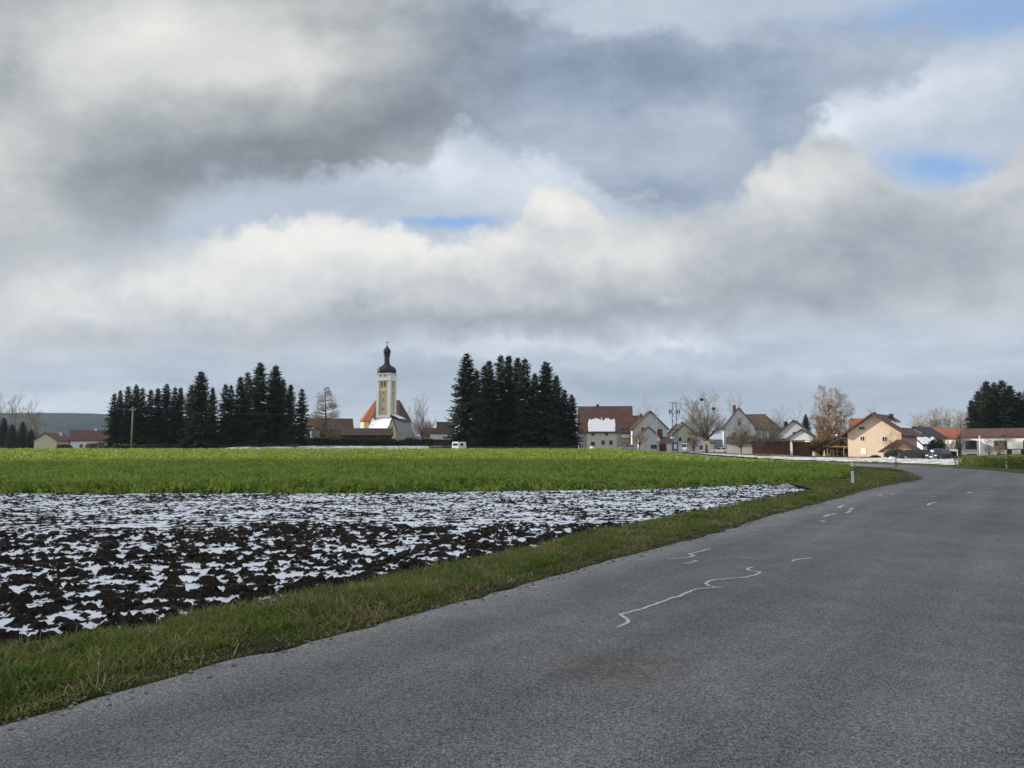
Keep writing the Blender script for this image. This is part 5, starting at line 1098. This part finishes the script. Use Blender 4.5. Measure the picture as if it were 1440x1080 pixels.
marker('pale yellow marker post below the largest bare tree', 998.5, 160, .85, mat('pale_post', (.62, .56, .36), .6, .1))
marker('short white marker post before the tan grass bank', 1157.5, 136, 1.3)
marker('pale stake beside the carport bush', 1170, 137, 1.1, WOODT)
def wire(label, pts, sag=.8):
    P_ = [Vector(p) for p in pts]; out_ = []
    for a, b_ in zip(P_[:-1], P_[1:]):
        for k in range(16): s_ = k/16; p = a.lerp(b_, s_); p.z -= sag*4*s_*(1-s_); out_.append(p)
    out_.append(P_[-1]); o = MB().tube(out_, .014, 4).build('overhead_wire', STEEL); tag(o, label, 'wire')
xw, yw = at(186.5, 152)
wire('thin wire strung right from the grey wooden pole across the spruce row', [(xw+.4, yw-.1, z1+h1-.42), (*at(640, 158), ht(578, 158))], 1.0)
wire('thin wire running left from the grey wooden pole', [(xw-.4, yw-.1, z1+h1-.42), (*at(-60, 158), ht(577, 158))], .7)
xt, yt = at(948.5, 175)
wire('thin wire running left from the top of the transformer tower', [(xt-1.0, yt, ht(566, 175)), (*at(800, 172), ht(572, 172))], .5)

# -- delineator posts
def delineator(label, px, py, rel=0, z=0.0):
    x, y = ray(px, py, z); t_ = thing('delineator_post', label, 'delineator post', (x, y, z-.02), -math.atan2(x, y)+R(rel), 'delineator posts along the road')
    prof_ = [(-.06, -.05), (.06, -.05), (.045, .035), (0, .055), (-.045, .035)]
    def sec(z0, z1, s=1.0, slant=0.0):
        n = len(prof_); return MB().add([(a*s, b*s, z0) for a, b in prof_]+[(a*s, b*s, z1+slant*b) for a, b in prof_], [tuple(range(n-1, -1, -1)), tuple(range(n, 2*n))]+[(i, (i+1) % n, (i+1) % n+n, i+n) for i in range(n)])
    sec(-.2, 1.0, 1.0, -.9).build('post', PLASTW, t_, bevel=.008); bandp = sec(.66, .86, 1.05).build('black_band', BLACKP, t_)
    MB().box(-.025, .025, -.057, -.052, .69, .83).build('reflector', mat('reflector_grey', (.45, .46, .46), .25, .1, spec=.6), bandp); return t_
delineator('white delineator post with black band on the near verge, left of the road', 1199, 682, 12)
delineator('white delineator post with black band before the tall crop, right of the road', 1416, 660, -30)

# -- vehicles
GLASSC = mat('car_glass', (.012, .014, .018), .08, .2, 2, spec=.7); TYRE = mat('tyre', (.018, .018, .019), .85, .2, 8); RIM = mat('rim', (.42, .43, .45), .35, .1, 6, metal=.6); LAMPC = mat('headlight_glass', (.62, .64, .66), .12, .1, spec=.7); LAMPR = mat('rear_light', (.35, .02, .02), .2, .1, spec=.6)
def car(label, px, d, rel, paint, L=4.2, Wd=1.75, Hh=1.48, van=False, name='parked_car', z=None):
    x, y = at(px, d); t_ = thing(name, label, 'van' if van else 'car', (x, y, HZ(x, y)+.0 if z is None else z), -math.atan2(x, y)+R(rel), 'cars of the village')
    h = Hh; l = L/2; w = Wd/2
    if van: belt = [(-l, .35), (-l, .95), (-l+.25, 1.1), (l-.1, 1.12), (l, 1.0), (l, .35)]; cab = [(-l+.35, 1.1), (-l+1.05, h-.05), (-l+1.4, h), (l-.15, h), (l-.05, 1.12)]
    else: belt = [(-l, .32), (-l, .62), (-l+.12, .74), (-l+.95, .90), (l-.45, .96), (l-.08, .88), (l, .6), (l, .32)]; cab = [(-l+.85, .90), (-l+1.55, h-.06), (-l+1.95, h), (l-1.1, h-.02), (l-.55, h-.22), (l-.22, .95)]
    bd = MB(); n = len(belt); ring = []
    for (v, ins) in ((-w, .06), (-w+.07, 0), (w-.07, 0), (w, .06)): ring.append([(a*(1-ins*.15), v, z_ if ins == 0 or z_ > .5 else z_+.04) for a, z_ in belt])
    bd.add([p for r_ in ring for p in r_], [tuple(range(n-1, -1, -1)), tuple(range(3*n, 4*n))]+[(k*n+i, k*n+(i+1) % n, (k+1)*n+(i+1) % n, (k+1)*n+i) for k in range(3) for i in range(n)])
    m2 = len(cab); ring = []
    for (v, f) in ((-1, 1), (1, 1)): ring.append([(a, v*(w-.05-.16*(z_-cab[0][1])/(h-cab[0][1])), z_) for a, z_ in cab])
    bd.add([p for r_ in ring for p in r_], [tuple(range(m2-1, -1, -1)), tuple(range(m2, 2*m2))]+[(i, (i+1) % m2, m2+(i+1) % m2, m2+i) for i in range(m2)])
    bo = bd.build('body', paint, t_, bevel=.03)
    def glass(pts, name='window'):
        c = sum((Vector(p) for p in pts), Vector())/len(pts); nrm = (Vector(pts[1])-Vector(pts[0])).cross(Vector(pts[2])-Vector(pts[0])).normalized()
        if nrm.dot(c-Vector((0, 0, .8))) < 0: nrm = -nrm
        q = [tuple(c+(Vector(p)-c)*.86+nrm*.012) for p in pts]; q2 = [tuple(c+(Vector(p)-c)*.86-nrm*.02) for p in pts]; k = len(q)
        MB().add(q+q2, [tuple(range(k)), tuple(range(2*k-1, k-1, -1))]+[(i, i+k, (i+1) % k+k, (i+1) % k) for i in range(k)]).build(name, GLASSC, t_)
    A, B_ = ring
    glass([A[0], B_[0], B_[1], A[1]], 'windscreen'); glass([A[-2], B_[-2], B_[-1], A[-1]], 'rear_window')
    for r_ in ((A, B_) if not van else ()):
        mx = (r_[2][0]+r_[3][0])/2; mtop = (mx, r_[2][1], h-.03); mbot = (mx, r_[0][1], cab[0][1]+.03)
        glass([r_[0], r_[1], r_[2], mtop, mbot]); glass([mbot, mtop, r_[3], r_[4], r_[5]])
    if van:
        for r_ in (A, B_): glass([r_[0], r_[1], (r_[1][0]+.75, r_[1][1], r_[1][2]), (r_[1][0]+.75, r_[0][1], 1.12)])
    for u in (-l+.8, l-.8):
        for s_ in (-1, 1):
            o = MB().lathe([(.20, -.10), (.31, -.10), (.325, -.06), (.325, .06), (.31, .10), (.20, .10)], 18).move(Matrix.Translation((u, s_*(w-.08), .325)) @ Matrix.Rotation(R(90), 4, 'X')).build('wheel', TYRE, t_)
            MB().lathe([(.19, -.115), (.17, -.125), (.05, -.11), (.03, .11), (.17, .125), (.19, .115)], 12).move(Matrix.Translation((u, s_*(w-.08), .325)) @ Matrix.Rotation(R(90), 4, 'X')).build('rim', RIM, o)
    for s_ in (-1, 1):
        MB().box(-l-.015, -l+.12, s_*w*.72-.17, s_*w*.72+.17, .60, .74).build('headlight', LAMPC, t_); MB().box(l-.1, l+.015, s_*w*.78-.12, s_*w*.78+.12, .68, .86).build('rear_light', LAMPR, t_)
    MB().box(-l-.02, -l+.02, -.26, .26, .40, .51).build('number_plate', PLASTW, t_)
    return t_
PB = mat('paint_black', (.010, .010, .012), .25, .1, spec=.6); PBL = mat('paint_dark_blue', (.010, .020, .050), .25, .1, spec=.6); PS_ = mat('paint_silver', (.34, .35, .36), .3, .05, spec=.6, metal=.3); PW_ = mat('paint_white', (.70, .70, .69), .3, .03, spec=.5); PG = mat('paint_grey', (.022, .024, .028), .3, .1, spec=.6)
car('black car parked before the low peach garage', 1262, 118, 186, PB, z=.12)
car('dark grey estate car, the second from the garage in the parked row', 1284, 114, 192, PG, L=4.4, z=.1)
car('dark blue car behind the garden lamp, third in the parked row', 1304, 117, 168, PBL, z=.1)
car('dark blue van-like car turned towards the road at the row end', 1318, 112, 62, PBL, L=4.3, Hh=1.62, z=.08)
car('silver car parked under the yellow balcony of the farmhouse', 882, 196, 8, PS_, z=HZ(*at(882, 196)))
car('white car behind the trunk of the largest bare tree', 1011, 196, -4, PW_)
car('white delivery van beside the white kiosk', 963, 182, 75, PW_, L=4.6, Wd=1.9, Hh=2.1, van=True, name='parked_van')
# caravan
d = 160; x, y = at(646, d); zb = HZ(x, y)+.15; cv = thing('caravan', 'small white caravan parked at the left foot of the middle spruce clump', 'caravan', (x, y, zb-.35), -math.atan2(x, y)+R(-38)); cv.scale = (.85, .75, .85)
MB().prism([(-1.1, .4), (1.1, .4), (1.1, 1.1), (.98, 2.15), (.85, 2.25), (-.85, 2.25), (-1.0, 2.15), (-1.1, 1.1)], -1.7, 1.7, 'y').build('body', PLASTW, cv, bevel=.06)
win(cv, 'front', 0, 1.6, 1.5, .6, 1.1, 1.7, FRAMEW, False, .01); win(cv, 'right', -.4, 1.6, 1.2, .6, 1.06, 1.7, FRAMEW, False, .0)
for s_ in (-1, 1): MB().lathe([(.16, -.08), (.30, -.08), (.30, .08), (.16, .08)], 16).move(Matrix.Translation((s_*.98, 0, .3)) @ Matrix.Rotation(R(90), 4, 'Y')).build('wheel', TYRE, cv)
MB().tube([(0, -1.7, .45), (0, -2.7, .42)], .05, 6).build('drawbar', STEEL, cv)
# heaps of cleared snow
def heap(label, px, d, w, h):
    x, y = at(px, d); n = 18; xs = np.linspace(-1, 1, n); X, Y = np.meshgrid(xs, xs); rr = np.hypot(X, Y); Z_ = h*np.clip(1-rr**1.6, 0, 1)*(.6+.8*fbm(X*2+px, Y*2, 7, 3))-.04
    idx = np.arange(n*n).reshape(n, n); F = np.stack([idx[:-1,:-1], idx[:-1,1:], idx[1:,1:], idx[1:,:-1]], -1).reshape(-1, 4)
    o = np_mesh('snow_heap', np.stack([X.ravel()*w/2, Y.ravel()*w*.3, Z_.ravel()], -1), F, SNOW, smooth=True); o.location = (x, y, HZ(x, y)+.05); tag(o, label, 'snow heap')
heap('heap of cleared snow at the cottage door', 833, 199, 2.4, .9)
heap('heap of cleared snow before the parked black car', 1251, 112, 1.7, .45)

# ================================================================== MARKS ON THE ROAD
def surf(px, py):
    x, y = ray(px, py); return x, y
m, t, b, out = new_mat('worn_road_paint'); pos = t.new('ShaderNodeNewGeometry').outputs['Position']
t.inp(b, 'Base Color', t.ramp(t.noise(pos, 26, 5, .75), [(.34, (.15, .15, .15)), (.47, (.46, .47, .47)), (.7, (.68, .70, .70))])); b.inputs['Roughness'].default_value = .7
PAINT = m
def road_z(x, y):
    k = np.argmin(np.hypot(LA[:, 0]-x, LA[:, 1]-y)); wdt = np.hypot(*(RA[k]-LA[k])); s = np.hypot(LA[k, 0]-x, LA[k, 1]-y)/wdt; return HZ(x, y)+.05*math.sin(min(1, s)*math.pi)-.01
def ribbon(name, pts, w, zoff=.0045, m_=None):
    P_ = np.array([surf(*p) for p in pts]); dd = np.r_[0, np.cumsum(np.hypot(*np.diff(P_, axis=0).T))]; ss_ = np.linspace(0, dd[-1], max(8, int(dd[-1]/.045)))
    Q = np.stack([np.interp(ss_, dd, P_[:, 0]), np.interp(ss_, dd, P_[:, 1])], -1); Q[1:-1] = .25*Q[:-2]+.5*Q[1:-1]+.25*Q[2:]
    Q += (np.stack([fbm(ss_*3.5, ss_*0+px_, 5, 4) for px_ in (1, 7)], -1)-.5)*.10*min(1, dd[-1])
    d_ = np.gradient(Q, axis=0); d_ /= np.linalg.norm(d_, axis=1, keepdims=True)+1e-9; nn = np.stack([-d_[:, 1], d_[:, 0]], -1)
    n = len(Q); ww = w*(.75+.5*fbm(np.arange(n)*.21, np.zeros(n), 3, 3))*np.clip(np.minimum(np.arange(n), np.arange(n)[::-1])/2.0+.3, 0, 1)
    A, B_ = Q+nn*ww[:, None]/2, Q-nn*ww[:, None]/2
    V = np.concatenate([[(*p, road_z(*p)+zoff) for p in A], [(*p, road_z(*p)+zoff) for p in B_]]); i = np.arange(n-1)
    return struct(np_mesh(name, V, np.stack([i, i+1, n+i+1, n+i], -1), m_ or PAINT))
def r5(L): return [(740+a/3, 740+b_/3) for a, b_ in L]
def r4(L): return [(1120+a/4.5, 620+b_/4.5) for a, b_ in L]
ribbon('road_marking', r5([(378, 442), (408, 432), (428, 412), (412, 396), (388, 386), (440, 380), (480, 366), (520, 350), (575, 332), (600, 318), (650, 304), (690, 288), (725, 279), (790, 271), (832, 270)]), .042)
ribbon('road_marking', r5([(800, 268), (765, 262), (748, 254), (770, 244), (800, 238), (860, 234), (915, 230), (960, 221), (988, 208), (968, 200), (932, 198), (930, 190), (958, 182)]), .042)
ribbon('road_marking', r5([(600, 141), (650, 137), (690, 134), (712, 128), (690, 122), (720, 112), (775, 98)]), .055)
ribbon('road_marking', r5([(658, 163), (690, 159), (722, 152), (700, 149)]), .05)
ribbon('road_marking', r5([(1128, 160), (1126, 154), (1145, 150), (1208, 146)]), .055)
ribbon('road_marking', r5([(900, 142), (948, 142)]), .035); ribbon('road_marking', r5([(0, 254), (50, 256)]), .07); ribbon('road_marking', r5([(210, 192), (248, 194)]), .05)
for L_ in ([(252, 430), (275, 424), (285, 414), (302, 408)], [(308, 462), (330, 456), (345, 449), (358, 450)], [(325, 442), (345, 437), (362, 429)], [(168, 486), (190, 478), (215, 472), (246, 464)], [(144, 511), (160, 512), (176, 519)], [(506, 347), (525, 346), (542, 339)], [(594, 339), (614, 335), (632, 333)], [(828, 416), (850, 404), (884, 397)], [(1084, 339), (1100, 331), (1118, 335)], [(650, 271), (662, 268), (680, 264)], [(855, 361), (865, 359), (876, 361)]):
    ribbon('road_marking', r4(L_), .10)
ribbon('road_marking', r4([(165, 441), (230, 441), (295, 443)]), .04)
